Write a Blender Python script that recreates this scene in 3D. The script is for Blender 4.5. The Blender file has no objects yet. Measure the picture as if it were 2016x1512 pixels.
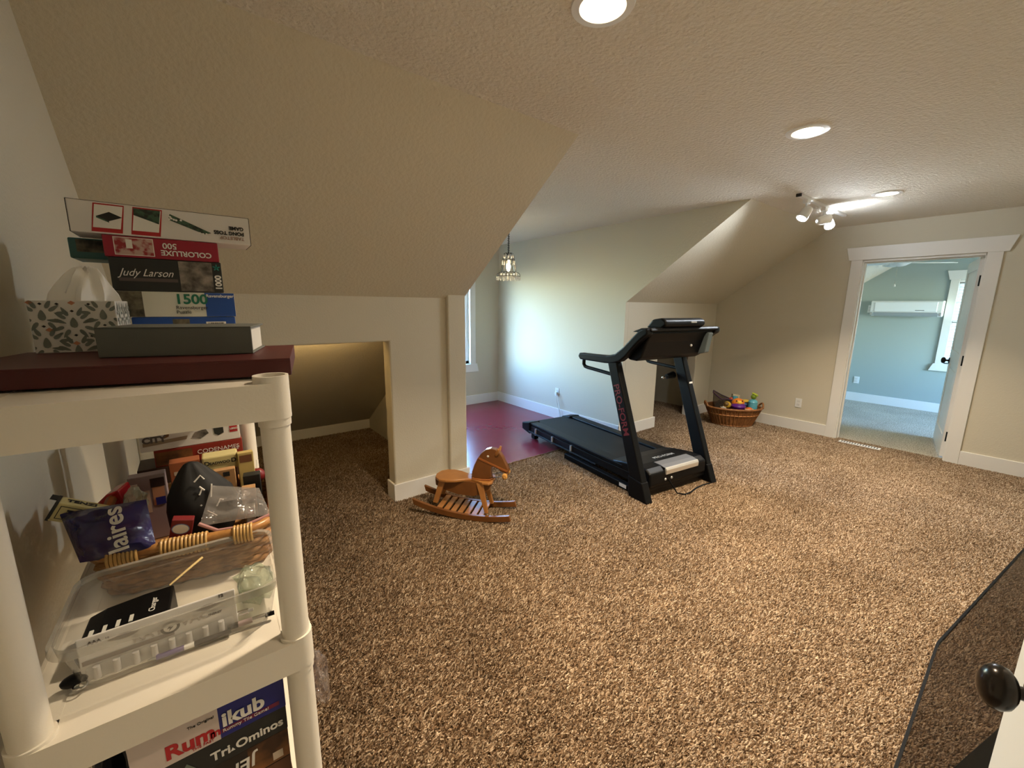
import bpy, bmesh, math, random
from mathutils import Vector, Matrix, Euler
random.seed(7)
sc = bpy.context.scene
COL = sc.collection
PI = math.pi

# ------------------------------------------------------------------ camera, world, exposure
def cam_axes(yaw, pit, rol):
    f = Vector((math.cos(pit)*math.cos(yaw), math.cos(pit)*math.sin(yaw), -math.sin(pit)))
    r0 = f.cross(Vector((0, 0, 1))).normalized(); u0 = r0.cross(f)
    r = r0*math.cos(rol) + u0*math.sin(rol); u = u0*math.cos(rol) - r0*math.sin(rol)
    return r, u, f
cd = bpy.data.cameras.new('camera'); cam = bpy.data.objects.new('camera', cd); COL.objects.link(cam)
r_, u_, f_ = cam_axes(math.radians(52.2267), math.radians(10.6978), math.radians(0.5616))
m = Matrix.Identity(4)
for i in range(3):
    m[i][0] = r_[i]; m[i][1] = u_[i]; m[i][2] = -f_[i]
m.translation = (0, 0, 1.52)
cam.matrix_world = m
cd.sensor_fit = 'HORIZONTAL'; cd.sensor_width = 36; cd.lens = 812.59/2016*36
cd.clip_start = 0.02; cd.clip_end = 200
sc.camera = cam
sc.view_settings.view_transform = 'Standard'; sc.view_settings.look = 'None'
sc.view_settings.exposure = 0.0; sc.view_settings.gamma = 1.0; sc.view_settings.use_curve_mapping = False

W = bpy.data.worlds.new('world'); sc.world = W; W.use_nodes = True
wn = W.node_tree.nodes; bg = wn['Background']
sky = wn.new('ShaderNodeTexSky'); sky.sky_type = 'NISHITA'; sky.sun_disc = False
sky.sun_elevation = math.radians(68); sky.sun_rotation = math.radians(180); sky.air_density = 1.6; sky.ozone_density = 4.0; sky.dust_density = 0.4
tint = wn.new('ShaderNodeMix'); tint.data_type = 'RGBA'; tint.blend_type = 'MULTIPLY'; tint.inputs[0].default_value = 1.0; tint.inputs[7].default_value = (0.74, 0.93, 1.12, 1)
W.node_tree.links.new(sky.outputs[0], tint.inputs[6]); W.node_tree.links.new(tint.outputs[2], bg.inputs[0]); bg.inputs[1].default_value = 9.0

def add_light(name, kind, loc, power, color, rot=(0, 0, 0), **kw):
    l = bpy.data.lights.new(name, kind); l.energy = power; l.color = color
    for k, v in kw.items():
        o_ = l
        if k == 'portal': l.cycles.is_portal = v
        else: setattr(l, k, v)
    o = bpy.data.objects.new(name, l); COL.objects.link(o); o.location = loc; o.rotation_euler = rot
    return o
add_light('window_portal', 'AREA', (7.5, -2.35, 1.4), 1, (1, 1, 1), (math.radians(90), 0, 0), shape='RECTANGLE', size=1.6, size_y=1.3, portal=True)  # portal for the added, unseen opening in the bedroom side wall
# sky portals in the two window openings (they only guide sampling of the sky)
add_light('window_portal', 'AREA', (2.82, 5.56, 1.35), 1, (1, 1, 1), (math.radians(-90), 0, 0), shape='RECTANGLE', size=1.1, size_y=1.5, portal=True)
add_light('window_portal', 'AREA', (8.93, 0.42, 1.35), 1, (1, 1, 1), (0, math.radians(90), 0), shape='RECTANGLE', size=1.3, size_y=1.0, portal=True)

WARM = (1.0, 0.80, 0.56)
COOL = (0.86, 0.93, 1.0)

# ------------------------------------------------------------------ material helpers
MATS = {}
def srgb(r, g, b):
    def c(v):
        v /= 255.0
        return v/12.92 if v <= 0.04045 else ((v+0.055)/1.055)**2.4
    return (c(r), c(g), c(b), 1)
def mat(name, col, rough=0.5, metal=0.0, spec=0.5, bump=None, var=None, emit=None, coat=0.0):
    """bump = (scale, strength, distance, detail); var = (scale, other colour, contrast)"""
    if name in MATS: return MATS[name]
    m = bpy.data.materials.new(name); m.use_nodes = True
    nt = m.node_tree; b = nt.nodes['Principled BSDF']
    if len(col) == 3: col = (*col, 1)
    b.inputs['Base Color'].default_value = col
    b.inputs['Roughness'].default_value = rough; b.inputs['Metallic'].default_value = metal
    b.inputs['Specular IOR Level'].default_value = spec
    b.inputs['Coat Weight'].default_value = coat
    tc = nt.nodes.new('ShaderNodeTexCoord')
    if var:
        n = nt.nodes.new('ShaderNodeTexNoise'); n.inputs['Scale'].default_value = var[0]; n.inputs['Detail'].default_value = 4
        nt.links.new(tc.outputs['Object'], n.inputs['Vector'])
        cr = nt.nodes.new('ShaderNodeValToRGB')
        k = var[2] if len(var) > 2 else 0.15
        cr.color_ramp.elements[0].position = 0.5-k; cr.color_ramp.elements[1].position = 0.5+k
        cr.color_ramp.elements[0].color = col; cr.color_ramp.elements[1].color = var[1] if len(var[1]) == 4 else (*var[1], 1)
        nt.links.new(n.outputs['Fac'], cr.inputs['Fac']); nt.links.new(cr.outputs['Color'], b.inputs['Base Color'])
    if bump:
        n = nt.nodes.new('ShaderNodeTexNoise'); n.inputs['Scale'].default_value = bump[0]
        n.inputs['Detail'].default_value = bump[3] if len(bump) > 3 else 3
        nt.links.new(tc.outputs['Object'], n.inputs['Vector'])
        bp = nt.nodes.new('ShaderNodeBump'); bp.inputs['Strength'].default_value = bump[1]; bp.inputs['Distance'].default_value = bump[2]
        nt.links.new(n.outputs['Fac'], bp.inputs['Height']); nt.links.new(bp.outputs['Normal'], b.inputs['Normal'])
    if emit:
        b.inputs['Emission Color'].default_value = (*emit[0], 1); b.inputs['Emission Strength'].default_value = emit[1]
    MATS[name] = m
    return m
def clear_mat(name, tint, gloss=0.08, rough=0.05, milky=0.0, milk=(0.8, 0.8, 0.8), bump=None):
    """thin clear sheet: tinted transparency, fresnel gloss, a little white scatter"""
    if name in MATS: return MATS[name]
    m = bpy.data.materials.new(name); m.use_nodes = True; nt = m.node_tree
    nt.nodes.remove(nt.nodes['Principled BSDF']); out = nt.nodes['Material Output']
    t = nt.nodes.new('ShaderNodeBsdfTransparent'); t.inputs[0].default_value = (*tint, 1)
    g = nt.nodes.new('ShaderNodeBsdfGlossy'); g.inputs['Roughness'].default_value = rough
    d = nt.nodes.new('ShaderNodeBsdfDiffuse'); d.inputs[0].default_value = (*milk, 1)
    m1 = nt.nodes.new('ShaderNodeMixShader'); m1.inputs[0].default_value = milky
    nt.links.new(t.outputs[0], m1.inputs[1]); nt.links.new(d.outputs[0], m1.inputs[2])
    lw = nt.nodes.new('ShaderNodeLayerWeight'); lw.inputs['Blend'].default_value = 0.5
    pw = nt.nodes.new('ShaderNodeMath'); pw.operation = 'POWER'; pw.inputs[1].default_value = 4.0
    ma = nt.nodes.new('ShaderNodeMath'); ma.operation = 'MULTIPLY_ADD'; ma.inputs[1].default_value = 0.90; ma.inputs[2].default_value = 0.04
    mm = nt.nodes.new('ShaderNodeMath'); mm.operation = 'MULTIPLY'; mm.inputs[1].default_value = gloss; mm.use_clamp = True
    nt.links.new(lw.outputs['Facing'], pw.inputs[0]); nt.links.new(pw.outputs[0], ma.inputs[0]); nt.links.new(ma.outputs[0], mm.inputs[0])
    m2 = nt.nodes.new('ShaderNodeMixShader'); nt.links.new(mm.outputs[0], m2.inputs[0])
    nt.links.new(m1.outputs[0], m2.inputs[1]); nt.links.new(g.outputs[0], m2.inputs[2])
    nt.links.new(m2.outputs[0], out.inputs[0])
    if bump:
        tc = nt.nodes.new('ShaderNodeTexCoord'); n = nt.nodes.new('ShaderNodeTexNoise'); n.inputs['Scale'].default_value = bump[0]
        nt.links.new(tc.outputs['Object'], n.inputs['Vector'])
        bp = nt.nodes.new('ShaderNodeBump'); bp.inputs['Strength'].default_value = bump[1]; bp.inputs['Distance'].default_value = bump[2]
        nt.links.new(n.outputs['Fac'], bp.inputs['Height']); nt.links.new(bp.outputs['Normal'], g.inputs['Normal'])
    MATS[name] = m
    return m

WALLC = (0.63, 0.58, 0.465)
M_wall = mat('wall_paint', WALLC, 0.75, spec=0.25, bump=(90, 0.35, 0.004, 3))
M_slope = mat('slope_paint', WALLC, 0.75, spec=0.25, bump=(55, 0.5, 0.006, 4))
M_ceil = mat('ceiling_texture', (0.77, 0.72, 0.63), 0.85, spec=0.2, bump=(60, 1.0, 0.014, 5))
M_trim = mat('trim_white', (0.80, 0.78, 0.74), 0.4)
M_bed = mat('bedroom_paint', (0.38, 0.43, 0.40), 0.75, spec=0.25)
M_white = mat('resin_white', (0.74, 0.69, 0.60), 0.45, bump=(300, 0.15, 0.001))
M_plast = mat('white_plastic', (0.82, 0.82, 0.80), 0.35)
M_black = mat('black_plastic', (0.003, 0.003, 0.0034), 0.42, spec=0.16)
M_blackm = mat('black_metal', (0.003, 0.003, 0.0034), 0.38, spec=0.22)
M_belt = mat('belt_rubber', (0.005, 0.0055, 0.0065), 0.5, spec=0.2, bump=(400, 0.2, 0.001))
M_silver = mat('silver_plastic', (0.55, 0.56, 0.57), 0.35, metal=0.6)
M_chrome = mat('chrome', (0.75, 0.75, 0.75), 0.15, metal=1.0)
M_bronze = mat('dark_bronze', (0.02, 0.016, 0.013), 0.22, metal=0.5)
M_wood = mat('varnished_pine', srgb(176, 122, 66), 0.38, var=(9, srgb(152, 98, 48), 0.3), coat=0.2)
M_wood2 = mat('varnished_pine_dark', srgb(122, 76, 34), 0.4, var=(12, srgb(98, 58, 26), 0.3), coat=0.2)
M_leather = mat('tan_leather', srgb(150, 88, 40), 0.55)
M_rope = mat('tan_fleece', srgb(214, 160, 84), 0.9, bump=(200, 0.8, 0.01))
M_wick = mat('wicker_brown', srgb(166, 112, 64), 0.55, var=(30, srgb(118, 74, 38), 0.2))
M_wick2 = mat('wicker_tan', srgb(172, 128, 80), 0.5, var=(40, srgb(118, 80, 44), 0.2))
M_wick3 = mat('wicker_band', srgb(186, 128, 74), 0.55)
M_red = mat('dark_red_card', srgb(70, 11, 10), 0.5)
M_grey = mat('grey_cloth_cover', srgb(100, 102, 97), 0.75, bump=(600, 0.2, 0.001))
M_page = mat('white_pages', (0.62, 0.6, 0.57), 0.8)
M_ink = mat('black_ink', (0.012, 0.012, 0.012), 0.6)
M_wht = mat('white_print', (0.78, 0.76, 0.72), 0.55)
M_crim = mat('crimson_card', srgb(150, 24, 48), 0.45)
M_blkc = mat('black_card', (0.016, 0.018, 0.018), 0.45)
M_blue = mat('blue_card', srgb(28, 72, 150), 0.45)
M_navy = mat('navy_card', srgb(34, 40, 120), 0.4)
M_green = mat('green_print', srgb(28, 110, 84), 0.5)
M_teal = mat('teal_card', srgb(70, 118, 118), 0.5)
M_redp = mat('red_print', srgb(176, 30, 36), 0.5)
M_brownp = mat('brown_print', srgb(150, 100, 70), 0.6)
M_kraft = mat('kraft_card', srgb(176, 136, 92), 0.7)
M_kraft2 = mat('dark_kraft', srgb(120, 82, 50), 0.7)
M_yel = mat('pale_yellow_card', srgb(206, 194, 138), 0.5)
M_org = mat('orange_card', srgb(160, 92, 56), 0.5)
M_photo1 = mat('photo_print_red', srgb(150, 40, 50), 0.5, var=(60, srgb(190, 160, 150), 0.06))
M_photo2 = mat('photo_print_grey', srgb(60, 56, 52), 0.5, var=(40, srgb(150, 140, 130), 0.15))
M_photo3 = mat('photo_print_leaf', srgb(46, 44, 34), 0.5, var=(45, srgb(120, 112, 92), 0.12))
M_photo4 = mat('photo_print_wood', srgb(60, 36, 18), 0.5, var=(14, srgb(140, 92, 50), 0.1))
M_game = mat('game_board_print', (0.015, 0.025, 0.02), 0.5, var=(90, srgb(60, 90, 70), 0.08))
M_lav = mat('lavender_card', srgb(150, 136, 140), 0.5)
M_skin = mat('portrait_print', srgb(190, 140, 110), 0.6)
M_cool_bulb = mat('cool_bulb', (1, 1, 1), 0.5, emit=(COOL, 60.0))
M_warm_bulb = mat('warm_bulb', (1, 1, 1), 0.5, emit=((1.0, 0.80, 0.52), 22.0))
M_glass = clear_mat('window_glass', (0.97, 0.98, 0.98), 0.6, 0.0)
M_smoke = clear_mat('smoked_glass', (0.58, 0.56, 0.545), 0.8, 0.02, 0.01, (0.1, 0.09, 0.09))
M_smoke_edge = mat('smoked_glass_edge', (0.004, 0.004, 0.004), 0.5, spec=0.08)
M_bin = clear_mat('clear_plastic', (0.93, 0.93, 0.91), 0.8, 0.12, 0.13, (0.75, 0.72, 0.66))
M_binrim = clear_mat('clear_plastic_rim', (0.9, 0.9, 0.88), 0.8, 0.15, 0.32, (0.72, 0.68, 0.62))
M_bag = clear_mat('clear_bag', (0.88, 0.87, 0.86), 1.4, 0.12, 0.14, (0.8, 0.76, 0.74), bump=(25, 0.8, 0.02))
M_crystal = clear_mat('crystal', (0.95, 0.95, 0.93), 1.8, 0.03, 0.55, (0.95, 0.92, 0.86))

# ------------------------------------------------------------------ mesh helpers
class MB:
    def __init__(s): s.v = []; s.f = []
    def add(s, vs, fs):
        o = len(s.v); s.v += [tuple(v) for v in vs]; s.f += [[i+o for i in f] for f in fs]; return s
    def box(s, x0, x1, y0, y1, z0, z1, M=None):
        vs = [Vector((x, y, z)) for z in (z0, z1) for y in (y0, y1) for x in (x0, x1)]
        if M is not None: vs = [M @ v for v in vs]
        return s.add(vs, [(0, 2, 3, 1), (4, 5, 7, 6), (0, 1, 5, 4), (2, 6, 7, 3), (0, 4, 6, 2), (1, 3, 7, 5)])
    def prism(s, pts, a0, a1, axis='X', M=None):
        """pts = 2D polygon; axis X: pts are (y,z); axis Y: (x,z); axis Z: (x,y)"""
        area = sum(pts[i][0]*pts[(i+1) % len(pts)][1]-pts[(i+1) % len(pts)][0]*pts[i][1] for i in range(len(pts)))
        if area < 0: pts = pts[::-1]
        def P(p, a):
            v = {'X': (a, p[0], p[1]), 'Y': (p[0], a, p[1]), 'Z': (p[0], p[1], a)}[axis]
            v = Vector(v); return M @ v if M is not None else v
        n = len(pts); vs = [P(p, a0) for p in pts]+[P(p, a1) for p in pts]
        fs = [list(range(n))[::-1], list(range(n, 2*n))]+[(i, (i+1) % n, n+(i+1) % n, n+i) for i in range(n)]
        if axis == 'Y': fs = [f[::-1] for f in fs]
        return s.add(vs, fs)
    def tube(s, path, r, n=8, closed=False, caps=True):
        path = [Vector(p) for p in path]; N = len(path)
        rs = r if isinstance(r, (list, tuple)) else [r]*N
        prev = None; rings = []
        for i, p in enumerate(path):
            a = path[(i-1) % N] if (closed or i > 0) else p; b = path[(i+1) % N] if (closed or i < N-1) else p
            t = (b-a).normalized()
            if prev is None:
                x = t.cross(Vector((0, 0, 1)))
                if x.length < 1e-3: x = t.cross(Vector((1, 0, 0)))
            else:
                x = prev-t*prev.dot(t)
            x.normalize(); prev = x; y = t.cross(x)
            rings.append([p+(x*math.cos(2*PI*k/n)+y*math.sin(2*PI*k/n))*rs[i] for k in range(n)])
        vs = [v for rg in rings for v in rg]; fs = []
        for i in range(N if closed else N-1):
            j = (i+1) % N
            for k in range(n):
                k2 = (k+1) % n; fs.append((i*n+k, i*n+k2, j*n+k2, j*n+k))
        if caps and not closed: fs += [list(range(n))[::-1], [(N-1)*n+k for k in range(n)]]
        return s.add(vs, fs)
    def lathe(s, prof, n=24, sx=1, sy=1, M=None, cap=True):
        vs = []; fs = []
        for r, z in prof:
            for k in range(n):
                v = Vector((r*math.cos(2*PI*k/n)*sx, r*math.sin(2*PI*k/n)*sy, z)); vs.append(M @ v if M is not None else v)
        for i in range(len(prof)-1):
            for k in range(n):
                k2 = (k+1) % n; fs.append((i*n+k, i*n+k2, (i+1)*n+k2, (i+1)*n+k))
        if cap: fs += [list(range(n))[::-1], [(len(prof)-1)*n+k for k in range(n)]]
        return s.add(vs, fs)
    def ball(s, c, rx, ry=None, rz=None, n=16, M=None):
        ry = rx if ry is None else ry; rz = rx if rz is None else rz
        prof = [(max(1e-4, math.sin(PI*i/10)), -math.cos(PI*i/10)) for i in range(11)]
        T = Matrix.Translation(c) @ (M if M is not None else Matrix.Identity(4)) @ Matrix.Diagonal((rx, ry, rz, 1))
        return s.lathe(prof, n, M=T)
    def quad(s, a, b, c, d): return s.add([a, b, c, d], [(0, 1, 2, 3)])
    def mesh(s, name):
        me = bpy.data.meshes.new(name); me.from_pydata(s.v, [], s.f); me.update(); return me
    def build(s, name, material, parent=None, smooth=False, bevel=0, seg=2, subsurf=0, loc=None, rot=None, weld=False):
        me = s.mesh(name); me.materials.append(material)
        if weld or smooth:
            bm = bmesh.new(); bm.from_mesh(me)
            if weld: bmesh.ops.remove_doubles(bm, verts=bm.verts, dist=1e-4)
            bmesh.ops.recalc_face_normals(bm, faces=bm.faces); bm.to_mesh(me); bm.free()
        o = bpy.data.objects.new(name, me); COL.objects.link(o)
        if smooth:
            me.polygons.foreach_set('use_smooth', [True]*len(me.polygons))
            md = o.modifiers.new('es', 'EDGE_SPLIT'); md.split_angle = math.radians(40)
        if bevel:
            md = o.modifiers.new('bv', 'BEVEL'); md.width = bevel; md.segments = seg; md.limit_method = 'ANGLE'; md.angle_limit = math.radians(35)
            md.harden_normals = False
        if subsurf:
            md = o.modifiers.new('ss', 'SUBSURF'); md.levels = subsurf; md.render_levels = subsurf
        if parent: o.parent = parent
        if loc is not None: o.location = loc
        if rot is not None: o.rotation_euler = rot
        return o
def B(*a): return MB().box(*a)
def thing(name, label, cat, loc=(0, 0, 0), rz=0.0, group=None, rot=None):
    o = bpy.data.objects.new(name, None); COL.objects.link(o); o.empty_display_size = 0.05
    o.location = loc; o.rotation_euler = rot if rot else (0, 0, rz)
    o['label'] = label; o['category'] = cat
    if group: o['group'] = group
    return o
def tag(o, label, cat, group=None):
    o['label'] = label; o['category'] = cat
    if group: o['group'] = group
    return o
def struct(o, label=None):
    o['kind'] = 'structure'
    if label: o['label'] = label
    return o
def text(parent, s, p, xd, yd, size, material, name='lettering', align='LEFT', shear=0.0, bold=0.0, sx=1.0):
    cu = bpy.data.curves.new(name, 'FONT'); cu.body = s; cu.size = size; cu.align_x = align; cu.shear = shear; cu.offset = bold
    cu.extrude = 0.0003; cu.fill_mode = 'FRONT'; cu.resolution_u = 4
    tmp = bpy.data.objects.new(name, cu)
    me = bpy.data.meshes.new_from_object(tmp); bpy.data.objects.remove(tmp); bpy.data.curves.remove(cu)
    me.materials.clear(); me.materials.append(material); me.name = name
    o = bpy.data.objects.new(name, me); COL.objects.link(o)
    xd = Vector(xd).normalized(); yd = Vector(yd); yd = (yd-xd*yd.dot(xd)).normalized(); zd = xd.cross(yd)
    M = Matrix.Identity(4)
    for i in range(3): M[i][0] = xd[i]*sx; M[i][1] = yd[i]; M[i][2] = zd[i]; M[i][3] = p[i]
    o.parent = parent; o.matrix_local = M
    return o

# ================================================================== ROOM SHELL
X0, X1, YR, YK, ZC = -0.30, 5.984, -0.45, 2.955, 2.438
SL = 0.702
def zs(y): return ZC-SL*(y-1.727)

# carpet
def carpet_mat(name, c1, c2, c3):
    m = bpy.data.materials.new(name); m.use_nodes = True; nt = m.node_tree; b = nt.nodes['Principled BSDF']
    b.inputs['Roughness'].default_value = 1.0; b.inputs['Specular IOR Level'].default_value = 0.05
    b.inputs['Sheen Weight'].default_value = 0.15
    tc = nt.nodes.new('ShaderNodeTexCoord')
    vo = nt.nodes.new('ShaderNodeTexVoronoi'); vo.inputs['Scale'].default_value = 130; vo.inputs['Randomness'].default_value = 1
    n1 = nt.nodes.new('ShaderNodeTexNoise'); n1.inputs['Scale'].default_value = 95; n1.inputs['Detail'].default_value = 5; n1.inputs['Roughness'].default_value = 0.65; n1.inputs['Distortion'].default_value = 0.5
    n2 = nt.nodes.new('ShaderNodeTexNoise'); n2.inputs['Scale'].default_value = 2.2; n2.inputs['Detail'].default_value = 3
    for n in (vo, n1, n2): nt.links.new(tc.outputs['Object'], n.inputs['Vector'])
    cr = nt.nodes.new('ShaderNodeValToRGB'); e = cr.color_ramp.elements
    e[0].position = 0.36; e[0].color = c1; e[1].position = 0.64; e[1].color = c3
    k = cr.color_ramp.elements.new(0.5); k.color = c2
    nt.links.new(n1.outputs['Fac'], cr.inputs['Fac'])
    mx = nt.nodes.new('ShaderNodeMix'); mx.data_type = 'RGBA'; mx.blend_type = 'MULTIPLY'; mx.inputs[0].default_value = 1.0
    c2r = nt.nodes.new('ShaderNodeValToRGB'); c2r.color_ramp.elements[0].position = 0.35; c2r.color_ramp.elements[0].color = (0.82, 0.81, 0.8, 1)
    c2r.color_ramp.elements[1].position = 0.65; c2r.color_ramp.elements[1].color = (1, 1, 1, 1)
    nt.links.new(n2.outputs['Fac'], c2r.inputs['Fac'])
    nt.links.new(cr.outputs['Color'], mx.inputs[6]); nt.links.new(c2r.outputs['Color'], mx.inputs[7])
    nt.links.new(mx.outputs[2], b.inputs['Base Color'])
    ad = nt.nodes.new('ShaderNodeMath'); ad.operation = 'SUBTRACT'
    nt.links.new(n1.outputs['Fac'], ad.inputs[0])
    ml = nt.nodes.new('ShaderNodeMath'); ml.operation = 'MULTIPLY'; ml.inputs[1].default_value = 0.5
    nt.links.new(vo.outputs['Distance'], ml.inputs[0]); nt.links.new(ml.outputs[0], ad.inputs[1])
    bp = nt.nodes.new('ShaderNodeBump'); bp.inputs['Strength'].default_value = 1.0; bp.inputs['Distance'].default_value = 0.014
    nt.links.new(ad.outputs[0], bp.inputs['Height']); nt.links.new(bp.outputs['Normal'], b.inputs['Normal'])
    MATS[name] = m
    return m
M_carpet = carpet_mat('carpet_frieze', srgb(110, 84, 58), srgb(130, 102, 74), srgb(150, 122, 92))
M_carpet2 = carpet_mat('carpet_bedroom', srgb(130, 118, 98), srgb(192, 182, 160), srgb(236, 230, 214))

fm = MB()
PZ = -0.010
fm.box(X0, X1, YR, 3.04, -0.1, PZ)
fm.box(X0, 1.65, 3.04, 5.25, -0.1, PZ); fm.box(4.03, X1, 3.04, 5.25, -0.1, PZ)
fm.box(X1, X1+0.06, 0.459, 1.391, -0.1, PZ)
struct(fm.build('floor', M_carpet))
struct(B(X1+0.06, 8.9, -2.2, 3.3, -0.1, 0.0).build('floor', M_carpet2))
M_redfloor = mat('red_vinyl', srgb(120, 32, 44), 0.26, spec=0.5, var=(9, srgb(128, 38, 50), 0.4), bump=(7, 0.08, 0.01))
struct(B(1.65, 4.03, 3.04, 5.45, -0.1, -0.006).build('floor', M_redfloor))
# carpet pile: leaning yarn tufts scattered over the carpet by geometry nodes
def tuft_mat():
    m = bpy.data.materials.new('carpet_yarn'); m.use_nodes = True; nt = m.node_tree; b = nt.nodes['Principled BSDF']
    b.inputs['Roughness'].default_value = 0.9; b.inputs['Specular IOR Level'].default_value = 0.15
    oi = nt.nodes.new('ShaderNodeObjectInfo'); cr = nt.nodes.new('ShaderNodeValToRGB'); e = cr.color_ramp.elements
    e[0].position = 0.0; e[0].color = srgb(104, 82, 60); e[1].position = 1.0; e[1].color = srgb(212, 194, 170)
    k = e.new(0.5); k.color = srgb(164, 139, 112)
    nt.links.new(oi.outputs['Random'], cr.inputs['Fac'])
    ge = nt.nodes.new('ShaderNodeNewGeometry'); n2 = nt.nodes.new('ShaderNodeTexNoise'); n2.inputs['Scale'].default_value = 2.6; n2.inputs['Detail'].default_value = 4
    nt.links.new(ge.outputs['Position'], n2.inputs['Vector'])
    c2 = nt.nodes.new('ShaderNodeValToRGB'); c2.color_ramp.elements[0].position = 0.36; c2.color_ramp.elements[0].color = (0.80, 0.785, 0.77, 1)
    c2.color_ramp.elements[1].position = 0.62; c2.color_ramp.elements[1].color = (1, 1, 1, 1)
    nt.links.new(n2.outputs['Fac'], c2.inputs['Fac'])
    mx = nt.nodes.new('ShaderNodeMix'); mx.data_type = 'RGBA'; mx.blend_type = 'MULTIPLY'; mx.inputs[0].default_value = 1.0
    nt.links.new(cr.outputs['Color'], mx.inputs[6]); nt.links.new(c2.outputs['Color'], mx.inputs[7]); nt.links.new(mx.outputs[2], b.inputs['Base Color'])
    return m
def pile(name, rects, density, m, label):
    o = MB()
    for x0, x1, y0, y1 in rects: o.quad((x0, y0, PZ), (x1, y0, PZ), (x1, y1, PZ), (x0, y1, PZ))
    ob = o.build(name, m); ob['kind'] = 'stuff'; ob['label'] = label; ob['category'] = 'carpet pile'
    ng = bpy.data.node_groups.new('pile_nodes', 'GeometryNodeTree')
    ng.interface.new_socket('Geometry', in_out='INPUT', socket_type='NodeSocketGeometry'); ng.interface.new_socket('Geometry', in_out='OUTPUT', socket_type='NodeSocketGeometry')
    N = ng.nodes.new; L = ng.links.new
    gi = N('NodeGroupInput'); go = N('NodeGroupOutput')
    dp = N('GeometryNodeDistributePointsOnFaces'); dp.inputs['Density'].default_value = density
    cn = N('GeometryNodeMeshCone'); cn.fill_type = 'NONE'; cn.inputs['Vertices'].default_value = 5; cn.inputs['Radius Top'].default_value = 0.0018; cn.inputs['Radius Bottom'].default_value = 0.0032; cn.inputs['Depth'].default_value = 0.0165
    sm = N('GeometryNodeSetMaterial'); sm.inputs['Material'].default_value = m
    ip = N('GeometryNodeInstanceOnPoints')
    rv = N('FunctionNodeRandomValue'); rv.data_type = 'FLOAT_VECTOR'; rv.inputs[0].default_value = (0.15, -0.5, -0.8); rv.inputs[1].default_value = (1.15, 0.5, 1.4)
    sv = N('FunctionNodeRandomValue'); sv.data_type = 'FLOAT_VECTOR'; sv.inputs[0].default_value = (0.7, 0.7, 0.75); sv.inputs[1].default_value = (1.25, 1.25, 1.1)
    L(gi.outputs[0], dp.inputs['Mesh']); L(dp.outputs['Points'], ip.inputs['Points']); L(cn.outputs['Mesh'], sm.inputs['Geometry']); L(sm.outputs[0], ip.inputs['Instance'])
    L(rv.outputs[0], ip.inputs['Rotation']); L(sv.outputs[0], ip.inputs['Scale']); L(ip.outputs[0], go.inputs[0])
    ob.modifiers.new('pile', 'NODES').node_group = ng
    return ob
M_yarn = tuft_mat()
pile('carpet_pile', [(X0, X1, YR, 3.03), (X0, 1.65, 3.03, 5.05), (4.03, X1, 3.03, 5.05), (X1, X1+0.06, 0.46, 1.39)], 30000, M_yarn, 'brown and beige frieze carpet pile covering the main attic floor')
tm = MB()
random.seed(3)
pts = []
for i in range(80):
    pts.append((1.78+2.12*i/79, 3.04+random.uniform(-0.004, 0.008), 0.0))
tm.tube(pts, [random.uniform(0.006, 0.010) for _ in pts], 6)
struct(tm.build('trim_1', M_carpet, smooth=True))

# ceiling
cm = MB()
cm.prism([(X0-0.1, YR-0.1), (X1+0.02, YR-0.1), (X1+0.02, 1.727), (3.95, 1.727), (3.95, 5.6), (1.73, 5.6), (1.73, 1.727), (X0-0.1, 1.727)], ZC, ZC+0.12, 'Z')
struct(cm.build('ceiling', M_ceil))
def slope_slab(xa, xb, ya=1.727, yb=5.2):
    return [(ya, zs(ya)), (yb, zs(yb)), (yb+0.08, zs(yb)+0.1), (ya+0.08, zs(ya)+0.12)]
so = MB().prism(slope_slab(0, 0), X0-0.1, 1.66, 'X'); so.prism(slope_slab(0, 0, 1.727, YK), 1.66, 1.7805, 'X')
struct(so.build('ceiling_slope_left', M_slope))
so = MB().prism(slope_slab(0, 0), 4.02, X1+0.02, 'X'); so.prism(slope_slab(0, 0, 1.727, YK), 3.8995, 4.02, 'X')
struct(so.build('ceiling_slope_right', M_slope))
cheek = [(1.735, ZC+0.01), (5.5, ZC+0.01), (5.5, 0), (YK+0.002, 0), (YK+0.002, zs(YK)+0.004)]
struct(MB().prism(cheek, 1.65, 1.78, 'X').build('wall_dormer_left', M_wall))
struct(MB().prism(cheek, 3.90, 4.03, 'X').build('wall_dormer_right', M_wall))

# knee walls
zk = zs(YK)
YB = YK+0.13
def knee(name, xa, xb, oa, ob):
    pts = [(xa, 0), (oa, 0), (oa, 1.255), (ob, 1.255), (ob, 0), (xb, 0), (xb, zk+0.02), (xa, zk+0.02)]
    return struct(MB().prism(pts, YK, YB, 'Y').build(name, M_wall, bevel=0.012, seg=3))
knee('wall_left', X0, 1.65, 0.02, 1.143)
knee('wall_left_far', 3.95, X1, 4.60, 5.53)
struct(MB().prism([(YK-0.035, 0), (YK-0.035, zs(YK-0.035)+0.02), (YK+0.01, zk+0.02), (YK+0.01, 0)], 1.615, 1.781, 'X').build('wall_left_pilaster', M_wall, bevel=0.012, seg=3))
# back wall, right wall
struct(MB().prism([(YR-0.1, 0), (5.3, 0), (5.3, 0.02), (1.8, zs(1.8)+0.1), (1.7, ZC+0.05), (YR-0.1, ZC+0.05)], X0-0.12, X0, 'X').build('wall_back', M_wall))
struct(B(X0-0.1, X1+0.1, YR-0.12, YR, 0, ZC+0.05).build('wall_right', M_wall))
# low walls deep in the eaves
struct(B(X0, 1.65, 5.05, 5.2, 0, 0.3).build('wall_eave_left', M_wall))
struct(B(4.03, X1, 5.05, 5.2, 0, 0.3).build('wall_eave_right', M_wall))
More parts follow.
